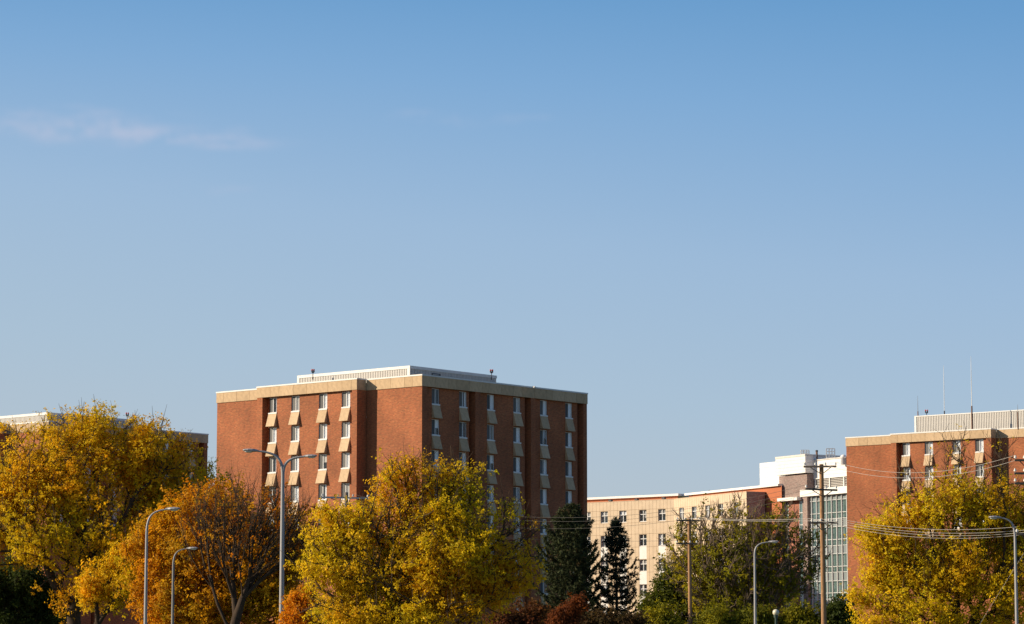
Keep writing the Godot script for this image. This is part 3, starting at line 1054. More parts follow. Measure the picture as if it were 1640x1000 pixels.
func street_lamp(px: float, ytop: float, d: float, arms: Array, label: String, mat: Material, r := 0.075) -> void:
	# arms: [reach in m (signed), rise in m, length of head factor]
	var g := on_ground(px, d)
	var s := d / FOC
	var top := at(px, ytop, d).y
	var B := thing("street_lamp", label, "street lamp", "street lamps", Transform3D(Basis(), g))
	var rise: float = arms[0][1]
	var pole := MB.new()
	var py := top - rise
	pole.tube([Vector3(0, 0, 0), Vector3(0, 0.3, 0), Vector3(0, 0.31, 0), Vector3(0, py, 0)], [r * 1.9, r * 1.9, r * 1.2, r * 0.72], 12)
	part(B, "pole", pole.mesh(), mat)
	for a in arms:
		var m := MB.new()
		var R: float = a[0]
		var H: float = a[1]
		var pts := []
		var rad := []
		for i in 15:
			var t := i / 14.0
			# rises, then bends over to the side
			var q := Vector3(0, 0, 0).bezier_interpolate(Vector3(0, 0.72 * H, 0), Vector3(0.22 * R, 0.94 * H, 0), Vector3(R, H, 0), t)
			pts.push_back(q + Vector3(0, py - 0.02, 0))
			rad.push_back(lerpf(r * 0.72, r * 0.36, t))
		m.tube(pts, rad, 10)
		part(B, "arm", m.mesh(), mat)
		var hd: Node3D = part(B, "lamp_head", head_mesh(signf(R)).mesh(), M.galv, Transform3D(Basis(Vector3(0, 0, 1), 0.05 * signf(R)).scaled(Vector3.ONE * a[2]), Vector3(R - 0.05 * signf(R), py - 0.02 + H, 0)))
		var ln := MB.new()
		ln.ball(Vector3(0.38 * signf(R), -0.045, 0), Vector3(0.17, 0.05, 0.12), 8, 12)
		part(hd, "lens", ln.mesh(), M.lamp_glass)

func make_lamps() -> void:
	street_lamp(232.5, 815.5, 122.0, [[0.8, 1.0, 0.95]], "grey street lamp with curved arm before the big yellow tree", M.galv)
	street_lamp(276.0, 878.5, 131.0, [[0.62, 0.75, 0.8]], "smaller dull street lamp beside the dark bare tree", M.galv_b, 0.07)
	street_lamp(1210.0, 868.0, 152.0, [[0.75, 0.7, 0.85]], "grey street lamp between the two wooden utility poles", M.galv)
	street_lamp(1629.0, 829.0, 127.0, [[-0.62, 0.92, 0.85]], "grey street lamp before the large yellow-green tree", M.galv)
	street_lamp(450.5, 722.0, 128.0, [[-1.12, 1.12, 1.05], [0.92, 0.88, 0.95]], "tall double headed street lamp before brick hall", M.galv, 0.105)
	# globe lamp
	var g := on_ground(1243.0, 118.0)
	var B := thing("globe_lamp", "round cream globe lamp on dark green post", "lamp", "", Transform3D(Basis(), g))
	var gy := at(1243.0, 981.5, 118.0).y
	var m := MB.new()
	m.tube([Vector3(0, 0, 0), Vector3(0, 0.5, 0), Vector3(0, 0.55, 0), Vector3(0, gy - 0.2, 0)], [0.11, 0.09, 0.05, 0.045], 10)
	part(B, "post", m.mesh(), M.green_post)
	var c := MB.new()
	c.tube([Vector3(0, gy - 0.22, 0), Vector3(0, gy - 0.17, 0), Vector3(0, gy - 0.10, 0)], [0.05, 0.085, 0.09], 12)
	part(B, "collar", c.mesh(), M.green_post)
	var q := MB.new()
	q.ball(Vector3(0, gy, 0), Vector3.ONE * 0.128, 14, 20)
	part(B, "globe", q.mesh(), M.globe)

var arm_ends := {}

func utility_pole(key: String, px: float, ytop: float, d: float, arms: Array, label: String, mat: Material, r := 0.17) -> void:
	# arms: [y in the photo, left end px, right end px, turn about the pole in degrees, brace length, material]
	var g := on_ground(px, d)
	var s := d / FOC
	var top := at(px, ytop, d).y
	var B := thing("utility_pole", label, "utility pole", "utility poles", Transform3D(Basis(), g))
	var pole := MB.new()
	var pts := []
	var rad := []
	for i in 9:
		var t := i / 8.0
		pts.push_back(Vector3(sin(t * 5.0) * 0.015, top * t, 0))
		rad.push_back(lerpf(r, r * 0.72, t))
	pole.tube(pts, rad, 12)
	part(B, "pole", pole.mesh(), mat)
	for a in arms:
		var y := at(px, a[0], d).y
		var x0: float = (a[1] - px) * s
		var x1: float = (a[2] - px) * s
		var tn := deg_to_rad(a[3])
		var f := Transform3D(Basis(Vector3.UP, tn), Vector3(0, y, 0))
		var k := 1.0 / cos(tn)
		var am := MB.new()
		am.box(f, Vector3(x0 * k, -0.055, r * 0.8), Vector3(x1 * k, 0.055, r * 0.8 + 0.1))
		var A := part(B, "crossarm", am.mesh(), a[5])
		var ends := []
		for q in [0.03, 0.36, 0.66, 0.97]:
			var xx := lerpf(x0, x1, q) * k
			var im := MB.new()
			im.tube([f * Vector3(xx, 0.055, r * 0.8 + 0.05), f * Vector3(xx, 0.12, r * 0.8 + 0.05)], [0.015, 0.015], 6)
			im.tube([f * Vector3(xx, 0.11, r * 0.8 + 0.05), f * Vector3(xx, 0.14, r * 0.8 + 0.05), f * Vector3(xx, 0.2, r * 0.8 + 0.05), f * Vector3(xx, 0.25, r * 0.8 + 0.05)], [0.07, 0.075, 0.05, 0.03], 8)
			part(A, "insulator", im.mesh(), M.white)
			ends.push_back(g + f * Vector3(xx, 0.25, r * 0.8 + 0.05))
		arm_ends["%s%d" % [key, arms.find(a)]] = ends
		var bl: float = a[4]
		if bl > 0.0:
			for sd in [-1.0, 1.0]:
				var br := MB.new()
				var ex: float = (x1 if sd > 0 else x0) * k * 0.62
				br.cone(f * Vector3(ex, -0.05, r * 0.8 + 0.05), f * Vector3(sd * r * 0.4, -bl, r * 0.75), 0.025, 0.025, 6)
				part(B, "brace", br.mesh(), M.arm)

func wire(p: Vector3, q: Vector3, sag: float, r: float, label: String, mat: Material) -> void:
	var W := MB.new()
	var pts := []
	var rad := []
	for i in 25:
		var t := i / 24.0
		var c := p.lerp(q, t) - p
		c.y -= sag * 4.0 * t * (1.0 - t)
		pts.push_back(c)
		rad.push_back(r)
	W.tube(pts, rad, 5)
	var o := MeshInstance3D.new()
	o.name = numbered("power_line")
	o.mesh = W.mesh()
	o.material_override = mat
	add_child(o)
	o.position = p
	o.set_meta("label", label)
	o.set_meta("category", "power line")
	o.set_meta("group", "overhead power lines")

func make_poles() -> void:
	utility_pole("p1", 1319.5, 744.0, 180.0, [[748.0, 1291, 1343, -8.0, 0.42, M.arm], [785.0, 1288, 1342, 30.0, 0.4, M.arm], [838.0, 1301, 1344, 0.0, 0.42, M.arm]], "tall wooden utility pole with three crossarms before glass front", M.wood, 0.175)
	utility_pole("p2", 1105.5, 829.0, 240.0, [[834.5, 1084, 1121, 12.0, 0.35, M.arm], [871.5, 1083, 1117, 10.0, 0.0, M.arm]], "wooden utility pole before the sparse leafy tree", M.wood, 0.18)
	utility_pole("p3", 553.5, 789.0, 200.0, [[798.0, 512, 588, 20.0, 0.45, M.porcelain]], "grey utility pole top above the central yellow tree", M.wood_grey, 0.17)
	utility_pole("p0", 1652.0, 722.0, 150.0, [[738.0, 1630, 1674, 0.0, 0.4, M.arm], [759.0, 1629, 1675, 0.0, 0.0, M.arm], [775.0, 1629, 1675, 0.0, 0.0, M.arm], [856.0, 1630, 1674, 0.0, 0.4, M.arm]], "utility pole with dark crossarms beside large yellow-green tree", M.wood_grey, 0.17)
	var e := arm_ends
	wire(e.p10[3], e.p00[0], 0.75, 0.010, "upper pale line sagging from pole top to brick hall side", M.wire)
	wire(e.p10[2] + Vector3(0, -0.15, 0), e.p00[0] + Vector3(0.1, -0.22, 0), 0.85, 0.010, "lower pale line sagging from pole top to brick hall side", M.wire)
	wire(e.p12[3], e.p03[0] + Vector3(0, 0.1, 0), 0.35, 0.009, "topmost of four lines crossing the yellow-green crown", M.wire)
	wire(e.p12[2], e.p03[1] + Vector3(0, -0.05, 0), 0.45, 0.009, "second of four lines crossing the yellow-green crown", M.wire)
	wire(e.p12[1], e.p03[2] + Vector3(0, -0.12, 0), 0.55, 0.009, "third of four lines crossing the yellow-green crown", M.wire)
	wire(e.p12[0], e.p03[3] + Vector3(0, -0.16, 0), 0.68, 0.009, "lowest of four lines crossing the yellow-green crown", M.wire)
	wire(e.p20[3], e.p12[0], 0.12, 0.014, "upper pale line strung between the two wooden poles", M.wire)
	wire(e.p20[1] + Vector3(0, -0.05, 0), e.p12[1] + Vector3(0, -0.12, 0), 0.12, 0.014, "lower pale line strung between the two wooden poles", M.wire)
	# long dark lines from the tall pole leftwards across the cream building and the brick hall
	wire(e.p11[0], e.p30[3], 1.75, 0.010, "highest dark line crossing the cream building's windows", M.wire_dark)
	wire(e.p11[1] + Vector3(0, -0.1, 0), e.p30[2], 1.95, 0.010, "middle dark line crossing the cream building's windows", M.wire_dark)
	wire(e.p11[2] + Vector3(0, -0.2, 0), e.p30[1] + Vector3(0, -0.4, 0), 2.15, 0.010, "lowest dark line crossing the cream building's windows", M.wire_dark)
	wire(e.p21[0], e.p30[0] + Vector3(0, -1.8, 0), 0.5, 0.010, "thin pale line passing behind both spruces", M.wire)
	# guy wire of the pole at the right
	var gp := on_ground(1652.0, 150.0)
	wire(gp + Vector3(0, 8.3, 0), on_ground(1480.0, 152.0), 0.0, 0.006, "thin guy wire slanting down before the yellow-green crown", M.wire)

# ------------------------------------------------------------------ trees
func leaf_sprig(leaves: int, spread: float, ln: float, wd: float, seed_: int) -> ArrayMesh:
	var rng := RandomNumberGenerator.new()
	rng.seed = seed_
	var m := MB.new()
	for i in leaves:
		var o := Vector3(rng.randfn(), rng.randfn(), rng.randfn()) * spread * 0.55
		# leaf faces lie mostly across the sprig's own z axis
		var b := Basis(Vector3(0, 0, 1), rng.randf() * TAU)
		b = Basis(Vector3(rng.randfn(), rng.randfn(), 0.01).normalized(), rng.randfn() * 0.5) * b
		var k := rng.randf_range(0.7, 1.25)
		var l := ln * k
		var w := wd * k
		var fold := w * 0.22
		var a := o + b * Vector3(0, 0, 0)
		var t := o + b * Vector3(l, 0, -fold)
		var p := o + b * Vector3(l * 0.45, w / 2, fold)
		var q := o + b * Vector3(l * 0.45, -w / 2, fold)
		m.tri(a, t, p)
		m.tri(a, q, t)
	return m.mesh()

func tuft(seed_: int) -> ArrayMesh:
	# spruce shoot: a short axis with needles all round
	var rng := RandomNumberGenerator.new()
	rng.seed = seed_
	var m := MB.new()
	for i in 18:
		var t := rng.randf()
		var w := rng.randf() * TAU
		var o := Vector3(t * 0.34 - 0.06, 0, 0)
		var dirn := Vector3(0.75, cos(w), sin(w)).normalized()
		var side := dirn.cross(Vector3(rng.randfn(), rng.randfn(), rng.randfn())).normalized() * 0.03
		var e := o + dirn * rng.randf_range(0.10, 0.20)
		m.tri(o - side, o + side, e)
	return m.mesh()

var SPRIG := []
var TUFT := []

func put_leaves(parent: Node3D, called: String, spots: Array, cols: Array, mat: Material, meshes: Array) -> void:
	# spots: Transform3D; one MultiMesh for each sprig shape
	for k in meshes.size():
		var mm := MultiMesh.new()
		mm.transform_format = MultiMesh.TRANSFORM_3D
		mm.use_colors = true
		mm.mesh = meshes[k]
		var idx := []
		for i in range(k, spots.size(), meshes.size()):
			idx.push_back(i)
		mm.instance_count = idx.size()
		for j in idx.size():
			mm.set_instance_transform(j, spots[idx[j]])
			mm.set_instance_color(j, cols[idx[j]])
		var o := MultiMeshInstance3D.new()
		o.name = called
		o.multimesh = mm
		o.material_override = mat
		o.set_meta("kind", "stuff")
		parent.add_child(o, true)

# lobes: [px, py, half width px, half height px, depth offset m, weight]
func grow(called: String, label: String, category: String, group: String, o: Dictionary) -> Node3D:
	var rng := RandomNumberGenerator.new()
	rng.seed = o.seed
	var d: float = o.d
	var s := d / FOC
	var base := on_ground(o.px, d)
	var T := thing(called, label, category, group, Transform3D(Basis(), base))
	# --- targets for the branches, in clumps inside the lobes
	var lobes := []
	var total := 0.0
	for l in o.lobes:
		var c := at(l[0], l[1], d) - base
		c.z = l[4]
		# the boughs themselves reach past their centres
		var reach: float = o.get("tight", 0.62)
		var rx: float = maxf(l[2] * s * 0.4, l[2] * s - reach * 1.05)
		var ry: float = maxf(l[3] * s * 0.4, l[3] * s - reach * 0.95)
		var rz: float = minf(rx, maxf(ry, rx * 0.7)) * 0.95
		var wt: float = rx * ry * rz * (l[5] if l.size() > 5 else 1.0)
		lobes.push_back([c, Vector3(rx, ry, rz), wt, Vector3(l[2] * s, l[3] * s, rz + reach)])
		total += wt
	var n: int = o.n
	var pts := []
	var per: int = o.get("clump", 22)                # branch ends in one bough
	var tight: float = o.get("tight", 0.62)          # size of a bough
	var apart: float = o.get("apart", 1.25) * tight / 0.62
	var fork: float = o.fork
	var heart := Vector3(o.get("lean", 0.0), fork, 0)
	var centres: Array[Vector3] = []
	var tries := 0
	while pts.size() < n and tries < 40000:
		tries += 1
		var q := rng.randf() * total
		var L: Array = lobes[0]
		for l in lobes:
			L = l
			q -= l[2]
			if q <= 0.0:
				break
		var dirn := Vector3(rng.randfn(), rng.randfn(), rng.randfn()).normalized()
		var rad := pow(rng.randf(), o.get("shell", 0.34))
		var c: Vector3 = L[0] + dirn * rad * L[1]
		if c.y < o.get("floor", 1.2):
			continue
		# boughs keep clear of one another, less strictly as the crown fills up
		var near := false
		var need: float = apart * maxf(0.35, 1.0 - tries / 4000.0)
		for k in centres:
			if k.distance_to(c) < need:
				near = true
				break
		if near:
			continue
		centres.push_back(c)
		# each bough is drawn out along its limb and flattened
		var out: Vector3 = (c - heart).normalized()
		var sd: Vector3 = out.cross(Vector3.UP).normalized()
		var upv: Vector3 = sd.cross(out)
		var big := rng.randf_range(0.6, 1.35)
		var cnt := int(per * big * big) + 2
		for i in cnt:
			var e: Vector3 = c + (out * rng.randfn() * 1.15 + sd * rng.randfn() * 0.8 + upv * rng.randfn() * 0.5) * tight * big
			var inside := false
			# most ends stay within the crown, some stick out
			var slack := 1.05 if rng.randf() < 0.5 else rng.randf_range(1.05, 2.0)
			for l in lobes:
				if ((e - l[0]) / l[3]).length_squared() < slack:
					inside = true
					break
			if inside:
				pts.push_back(e)
	# --- trunk, then join every target to the nearest cheap node (length from the root counts)
	var lean: float = o.get("lean", 0.0)
	var P: Array[Vector3] = []
	var par: Array[int] = []
	var plen: Array[float] = []
	var steps := int(maxf(2.0, fork / 0.5))
	for i in steps + 1:
		var t := float(i) / steps
		P.push_back(Vector3(lean * t + sin(t * 4.0 + float(o.seed)) * 0.08, fork * t, 0))
		par.push_back(i - 1)
		plen.push_back(0.0 if i == 0 else plen[i - 1] + P[i].distance_to(P[i - 1]))
	var first := maxi(1, int(steps * o.get("low", 0.75)))
	var tip := P[steps]
	var bf: float = o.get("bf", 0.35)
	pts.sort_custom(func(x, y): return x.distance_squared_to(tip) < y.distance_squared_to(tip))
	for q in pts:
		var best := 1e9
		var bi := steps
		for i in range(first, P.size()):
			var dd: float = q.distance_to(P[i])
			if dd < best:
				var cost := dd + bf * plen[i]
				if cost < best:
					best = cost
					bi = i
		var gap: float = q.distance_to(P[bi])
		var seg := maxi(1, int(gap / 0.7))
		var from := bi
		var a := P[bi]
		for k in seg:
			var t := float(k + 1) / seg
			var c := a.lerp(q, t)
			# limbs rise first and then spread
			c.y += sin(t * PI) * gap * o.get("arch", 0.06)
			if k < seg - 1:
				c += Vector3(rng.randfn(), rng.randfn(), rng.randfn()) * 0.05
			P.push_back(c)
			par.push_back(from)
			plen.push_back(plen[from] + P[from].distance_to(c))
			from = P.size() - 1
	var N := P.size()
	# --- thickness from the number of tips carried
	var tips := PackedFloat32Array()
	tips.resize(N)
	var kids := PackedInt32Array()
	kids.resize(N)
	var main := PackedInt32Array()
	main.resize(N)
	for i in N:
		main[i] = -1
	for i in range(N - 1, 0, -1):
		if kids[i] == 0:
			tips[i] += 1.0
		tips[par[i]] += tips[i]
		kids[par[i]] += 1
		if main[par[i]] < 0 or tips[main[par[i]]] < tips[i]:
			main[par[i]] = i
	for it in 3:
		for i in range(steps + 1, N):
			if main[i] >= 0:
				P[i] = P[i].lerp((P[par[i]] + P[main[i]]) * 0.5, 0.5)
	var r0: float = o.trunk
	var ex: float = o.get("taper", 0.46)
	var R := PackedFloat32Array()
	R.resize(N)
	for i in N:
		R[i] = maxf(o.get("twig", 0.013), r0 * pow(tips[i] / maxf(tips[0], 1.0), ex))
	for i in steps + 1:
		R[i] *= 1.0 + 0.5 * pow(1.0 - float(i) / steps, 3.0)
	var wood := MB.new()
	var thin := MB.new()
	for i in range(1, N):
		var ra := minf(R[par[i]], R[i] * 1.35)
		if R[i] > 0.05:
			wood.cone(P[par[i]], P[i], ra, R[i], 9)
		else:
			thin.cone(P[par[i]], P[i], ra, R[i], 4)
	# --- bare twigs
	var tw: float = o.get("twigs", 1.0)
	var tl: float = o.get("twig_len", 0.6)
	for i in range(steps + 1, N):
		if R[i] > 0.045:
			continue
		var cnt := int(tw) + (1 if rng.randf() < tw - floorf(tw) else 0)
		var dirn := (P[i] - P[par[i]]).normalized()
		for k in cnt:
			var e: Vector3 = (dirn + Vector3(rng.randfn(), rng.randfn() + 0.5, rng.randfn()) * o.get("twig_spread", 0.5)).normalized()
			var ln := tl * rng.randf_range(0.5, 1.4)
			var mid: Vector3 = P[i] + e * ln * 0.5 + Vector3(rng.randfn(), rng.randfn(), rng.randfn()) * 0.04
			var tr: float = o.get("twig", 0.013)
			thin.cone(P[i], mid, tr, tr * 0.75, 3)
			thin.cone(mid, mid + (e + Vector3(0, 0.2, 0)) * ln * 0.5, tr * 0.75, tr * 0.4, 3)
	part(T, "trunk", wood.mesh(), o.bark)
	var tp := part(T, "branches", thin.mesh(), o.get("twig_bark", o.bark))
	tp.set_meta("kind", "stuff")
	# --- leaves
	var spots := []
	var cols := []
	var hue := FastNoiseLite.new()
	hue.seed = o.seed
	hue.frequency = o.get("hue_freq", 0.22)
	hue.fractal_octaves = 3
	var dens := FastNoiseLite.new()
	dens.seed = o.seed + 9
	dens.frequency = o.get("gap_freq", 0.35)
	var pal: Array = o.pal
	var lv: float = o.leaves
	var sz: float = o.get("size", 1.0)
	var hb: float = o.get("hue_bias", 0.0)
	var centre := Vector3.ZERO
	for l in lobes:
		centre += l[0] * l[2] / total
	var bald: float = o.get("bald", -9.0)          # leaves thin out towards this height over the ground
	for i in range(steps + 1, N):
		if R[i] > 0.07:
			continue
		var here: float = lv * (1.0 + dens.get_noise_3dv(P[i]) * o.get("patchy", 1.0))
		if bald > 0.0:
			here *= clampf(1.0 - (P[i].y - bald) / o.get("bald_span", 3.0), o.get("bald_min", 0.06), 1.0)
		var cnt := int(here) + (1 if rng.randf() < here - floorf(here) else 0)
		for k in cnt:
			var c: Vector3 = P[i] + Vector3(rng.randfn(), rng.randfn() * 0.9 - 0.15, rng.randfn()) * o.get("fluff", 0.26)
			# leaves turn their faces out of the clump and up to the light
			var off: Vector3 = c - P[i]
			var nrm: Vector3 = (off.normalized() * 0.9 + (c - centre).normalized() * 0.9 + Vector3(0, 0.45, 0) + Vector3(rng.randfn(), rng.randfn(), rng.randfn()) * 0.35).normalized()
			var tx: Vector3 = nrm.cross(Vector3(rng.randfn(), rng.randfn(), rng.randfn())).normalized()
			var b := Basis(tx, nrm.cross(tx), nrm).scaled(Vector3.ONE * sz * rng.randf_range(0.5, 1.3))
			spots.push_back(Transform3D(b, c))
			var h: float = clampf((hue.get_noise_3dv(c) * o.get("hue_amp", 1.0) + hb + rng.randfn() * 0.13) * 0.5 + 0.5, 0.0, 0.999) * (pal.size() - 1)
			var col: Vector3 = pal[int(h)].lerp(pal[int(h) + 1], h - int(h)) * rng.randf_range(0.72, 1.22)
			cols.push_back(Color(col.x, col.y, col.z))
	put_leaves(T, "crown", spots, cols, M.leaf, SPRIG)
	return T

const YEL := [Vector3(0.26, 0.28, 0.014), Vector3(0.50, 0.44, 0.014), Vector3(0.74, 0.56, 0.016), Vector3(0.80, 0.54, 0.016), Vector3(0.80, 0.44, 0.014)]
const ORANGE := [Vector3(0.55, 0.34, 0.014), Vector3(0.70, 0.33, 0.010), Vector3(0.70, 0.24, 0.008), Vector3(0.56, 0.14, 0.008)]
const OLIVE := [Vector3(0.08, 0.10, 0.012), Vector3(0.18, 0.18, 0.014), Vector3(0.34, 0.30, 0.014), Vector3(0.52, 0.38, 0.014)]
const GREEN := [Vector3(0.035, 0.055, 0.012), Vector3(0.07, 0.095, 0.014), Vector3(0.14, 0.15, 0.014), Vector3(0.26, 0.24, 0.016)]
const RUST := [Vector3(0.10, 0.035, 0.018), Vector3(0.22, 0.065, 0.02), Vector3(0.30, 0.09, 0.02), Vector3(0.16, 0.09, 0.02)]

func spruce(label: String, px: float, ytop: float, d: float, halfw: float, slope: float, seed_: int, dense: float, colr: Vector3) -> void:
	var rng := RandomNumberGenerator.new()
	rng.seed = seed_
	var base := on_ground(px, d)
	var H := at(px, ytop, d).y
	var T := thing("spruce_tree", label, "tree", "spruce trees", Transform3D(Basis(), base))
	var w := MB.new()
	w.tube([Vector3.ZERO, Vector3(0.05, H * 0.5, 0), Vector3(0, H, 0)], [0.22, 0.12, 0.015], 9)
	part(T, "trunk", w.mesh(), M.bark)
	var br := MB.new()
	var spots := []
	var cols := []
	var y := 1.2
	while y < H - 0.15:
		var t := y / H
		var reach := halfw * (1.0 - exp(-slope * (H - y)))
		var cnt := 4 + int(4 * dense * rng.randf_range(0.7, 1.1))
		var w0 := rng.randf() * TAU
		for i in cnt:
			var az := w0 + TAU * i / cnt + rng.randfn() * 0.25
			var L := reach * rng.randf_range(0.6, 1.25) + 0.05
			var out := Vector3(cos(az), 0, sin(az))
			var prev := Vector3(0, y, 0)
			var segs := maxi(2, int(L / 0.22))
			var droop := rng.randf_range(0.22, 0.42) * (1.0 - t * 0.9)
			for k in segs:
				var u := float(k + 1) / segs
				var c := Vector3(0, y, 0) + out * L * u + Vector3(0, -droop * L * u + 0.40 * L * u * u * u * (0.6 + t) + (0.35 * L * u * t), 0)
				br.cone(prev, c, lerpf(0.035, 0.012, u) * clampf(L, 0.4, 1.0), lerpf(0.033, 0.010, u) * clampf(L, 0.4, 1.0), 4)
				var ax := (c - prev).normalized()
				var m := int(dense * 5.0 * (0.5 + 0.8 * u))
				for q in m:
					if u < 0.18: continue
					# side shoots spread flat and hang a little
					var side := ax.cross(Vector3.UP).normalized() * rng.randf_range(-1.0, 1.0)
					var sd := (ax * rng.randf_range(0.2, 1.0) + side * 1.1 + Vector3(0, rng.randf_range(-0.55, 0.25), 0)).normalized()
					var hold := prev.lerp(c, rng.randf()) + side * rng.randf_range(0.0, 0.34) * (1.25 - u) * minf(L, 1.6) + Vector3(0, rng.randf_range(-0.10, 0.03), 0)
					var e2 := sd.cross(Vector3(0.1, 1, 0.2)).normalized()
					var b := Basis(sd, e2, sd.cross(e2)).scaled(Vector3.ONE * rng.randf_range(0.75, 1.3))
					spots.push_back(Transform3D(b, hold))
					var f := rng.randf_range(0.6, 1.4)
					var cc := colr * f
					if rng.randf() < 0.04: cc = Vector3(0.10, 0.07, 0.03)
					cols.push_back(Color(cc.x, cc.y, cc.z))
				prev = c
		y += rng.randf_range(0.34, 0.60) * (1.0 if t < 0.8 else 0.6)
	for q in 16:
		var b := Basis(Vector3(0, 1, 0), Vector3(1, 0, 0), Vector3(0, 0, -1)).rotated(Vector3(rng.randfn(), 0, rng.randfn()).normalized(), rng.randfn() * 0.35)
		spots.push_back(Transform3D(b, Vector3(0, H - 0.5 + q * 0.03, 0)))
		cols.push_back(Color(colr.x, colr.y, colr.z))
	part(T, "branches", br.mesh(), M.bark_dark).set_meta("kind", "stuff")
	put_leaves(T, "crown", spots, cols, M.needle, TUFT)

func make_trees() -> void:
	for i in 4:
		SPRIG.push_back(leaf_sprig(9, 0.20, 0.185, 0.115, 100 + i))
	for i in 3:
		TUFT.push_back(tuft(200 + i))
	# big yellow tree in front of the left hall
	grow("yellow_tree", "big yellow tree with wide crown before half hidden hall", "tree", "", {"seed": 5, "d": 172.0, "px": 116.0, "fork": 5.2, "trunk": 0.40, "n": 2500, "leaves": 6.4, "size": 0.84, "patchy": 2.6, "gap_freq": 0.24, "twigs": 1.6, "twig": 0.017, "twig_bark": M.bark, "tight": 0.72, "pal": YEL, "hue_bias": 0.48, "bark": M.bark_dark, "low": 0.7, "bf": 0.3, "floor": 3.6,
		"lobes": [[30, 800, 95, 90, 0.0], [120, 745, 95, 75, 0.5], [215, 760, 80, 72, -0.5], [285, 775, 45, 70, 0.0, 0.5], [100, 850, 120, 60, 1.0], [200, 850, 80, 60, 0.5], [135, 693, 95, 34, 0.0, 2.6], [240, 710, 80, 32, 0.3, 2.4], [35, 730, 65, 48, 0.0, 1.6], [312, 725, 24, 34, 0.0, 1.5], [305, 790, 48, 80, -0.3, 1.2], [255, 840, 60, 60, 0.3], [-50, 850, 60, 90, 0.0, 0.6], [150, 920, 60, 45, 1.0, 0.8], [100, 960, 30, 40, 0.8, 0.5]]})
	grow("yellow_tree", "slimmer yellow tree with second trunk behind the lamp", "tree", "", {"seed": 6, "tight": 0.42, "d": 166.0, "px": 148.0, "fork": 3.9, "trunk": 0.2, "n": 460, "leaves": 6.4, "size": 0.95, "patchy": 1.6, "pal": YEL, "hue_bias": 0.5, "bark": M.bark_dark, "floor": 2.6,
		"lobes": [[220, 905, 60, 45, -1.0], [180, 945, 60, 35, -0.6, 0.7], [255, 870, 45, 45, -1.0]]})
	# orange tree behind the bare one
	grow("orange_tree", "glowing orange tree behind the dark vase shaped branches", "tree", "", {"seed": 7, "d": 147.0, "px": 330.0, "fork": 2.2, "trunk": 0.22, "n": 1500, "leaves": 8.0, "size": 0.9, "pal": ORANGE, "hue_bias": -0.5, "bark": M.bark_dark, "floor": 1.2,
		"lobes": [[250, 920, 60, 90, 0.0], [330, 900, 80, 80, 0.0], [420, 900, 75, 75, 0.0], [350, 822, 62, 52, 0.0], [295, 850, 55, 60, 0.0], [470, 865, 50, 50, 0.0], [420, 840, 60, 45, 0.0], [300, 980, 100, 50, 0.5], [430, 980, 80, 50, 0.5]]})
	# dark bare vase tree
	grow("bare_tree", "dark nearly bare tree with fanned upright branches", "tree", "", {"seed": 8, "d": 134.0, "px": 368.0, "fork": 1.9, "trunk": 0.23, "n": 700, "leaves": 0.28, "pal": ORANGE, "bark": M.bark_dark, "bf": 0.8, "arch": 0.009, "twigs": 2.2, "twig_len": 0.8, "twig_spread": 0.4, "clump": 3, "tight": 0.3, "apart": 0.5, "low": 0.5, "twig": 0.010, "taper": 0.5, "floor": 2.5, "twig_bark": M.bark_dark,
		"lobes": [[400, 848, 118, 82, 0.0], [325, 850, 52, 65, 0.0, 0.8], [478, 848, 50, 55, 0.0, 0.9], [410, 800, 55, 38, 0.0, 1.2], [300, 860, 25, 45, 0.0, 0.5]]})
	# central yellow tree
	grow("yellow_tree", "broad golden tree with dark limbs before central brick hall", "tree", "", {"seed": 9, "d": 114.0, "px": 672.0, "fork": 3.0, "trunk": 0.36, "n": 2200, "leaves": 6.8, "size": 0.62, "patchy": 2.6, "gap_freq": 0.32, "hue_amp": 1.0, "fluff": 0.2, "tight": 0.5, "pal": YEL, "hue_bias": 0.42, "bark": M.bark, "low": 0.6, "floor": 1.6, "bf": 0.28, "twigs": 1.3,
		"lobes": [[610, 768, 44, 38, 0.5, 1.8], [690, 775, 78, 46, 0.0, 1.6], [740, 800, 52, 48, 0.0, 1.3], [650, 840, 105, 55, 0.5], [560, 860, 75, 50, 1.0], [795, 855, 70, 50, 0.5, 1.2], [822, 915, 42, 50, 0.2, 1.2], [572, 930, 80, 60, 1.5], [680, 920, 110, 60, 1.0], [780, 940, 60, 55, 0.5], [640, 985, 150, 40, 1.0], [515, 895, 28, 50, 0.8]]})
	grow("orange_tree", "small orange tree at foot of the double lamp", "tree", "", {"seed": 10, "tight": 0.16, "fluff": 0.2, "size": 0.8, "d": 126.0, "px": 486.0, "fork": 1.5, "trunk": 0.1, "n": 220, "leaves": 9.0, "pal": ORANGE, "hue_bias": -0.5, "bark": M.bark_dark, "floor": 0.8,
		"lobes": [[486, 985, 20, 38, 0.0], [497, 955, 12, 20, 0.0], [472, 1000, 14, 24, 0.0]]})
	# spruces
	spruce("dense dark spruce beside the corner of central brick hall", 914.0, 811.0, 222.0, 2.75, 0.30, 41, 1.25, Vector3(0.058, 0.068, 0.027))
	spruce("thin open spruce with visible trunk before cream building", 987.0, 833.0, 223.0, 2.7, 0.165, 42, 0.68, Vector3(0.024, 0.032, 0.018))
	# rusty shrubs at the foot of the spruce
	grow("shrub", "rust red shrub at foot of the dense spruce", "shrub", "", {"seed": 11, "tight": 0.22, "d": 205.0, "px": 905.0, "fork": 1.0, "trunk": 0.08, "n": 170, "leaves": 9.0, "pal": RUST, "bark": M.bark_dark, "floor": 0.5, "size": 1.15,
		"lobes": [[904, 998, 17, 24, 0.0], [922, 974, 10, 15, 0.0], [888, 1004, 14, 20, 0.0]]})
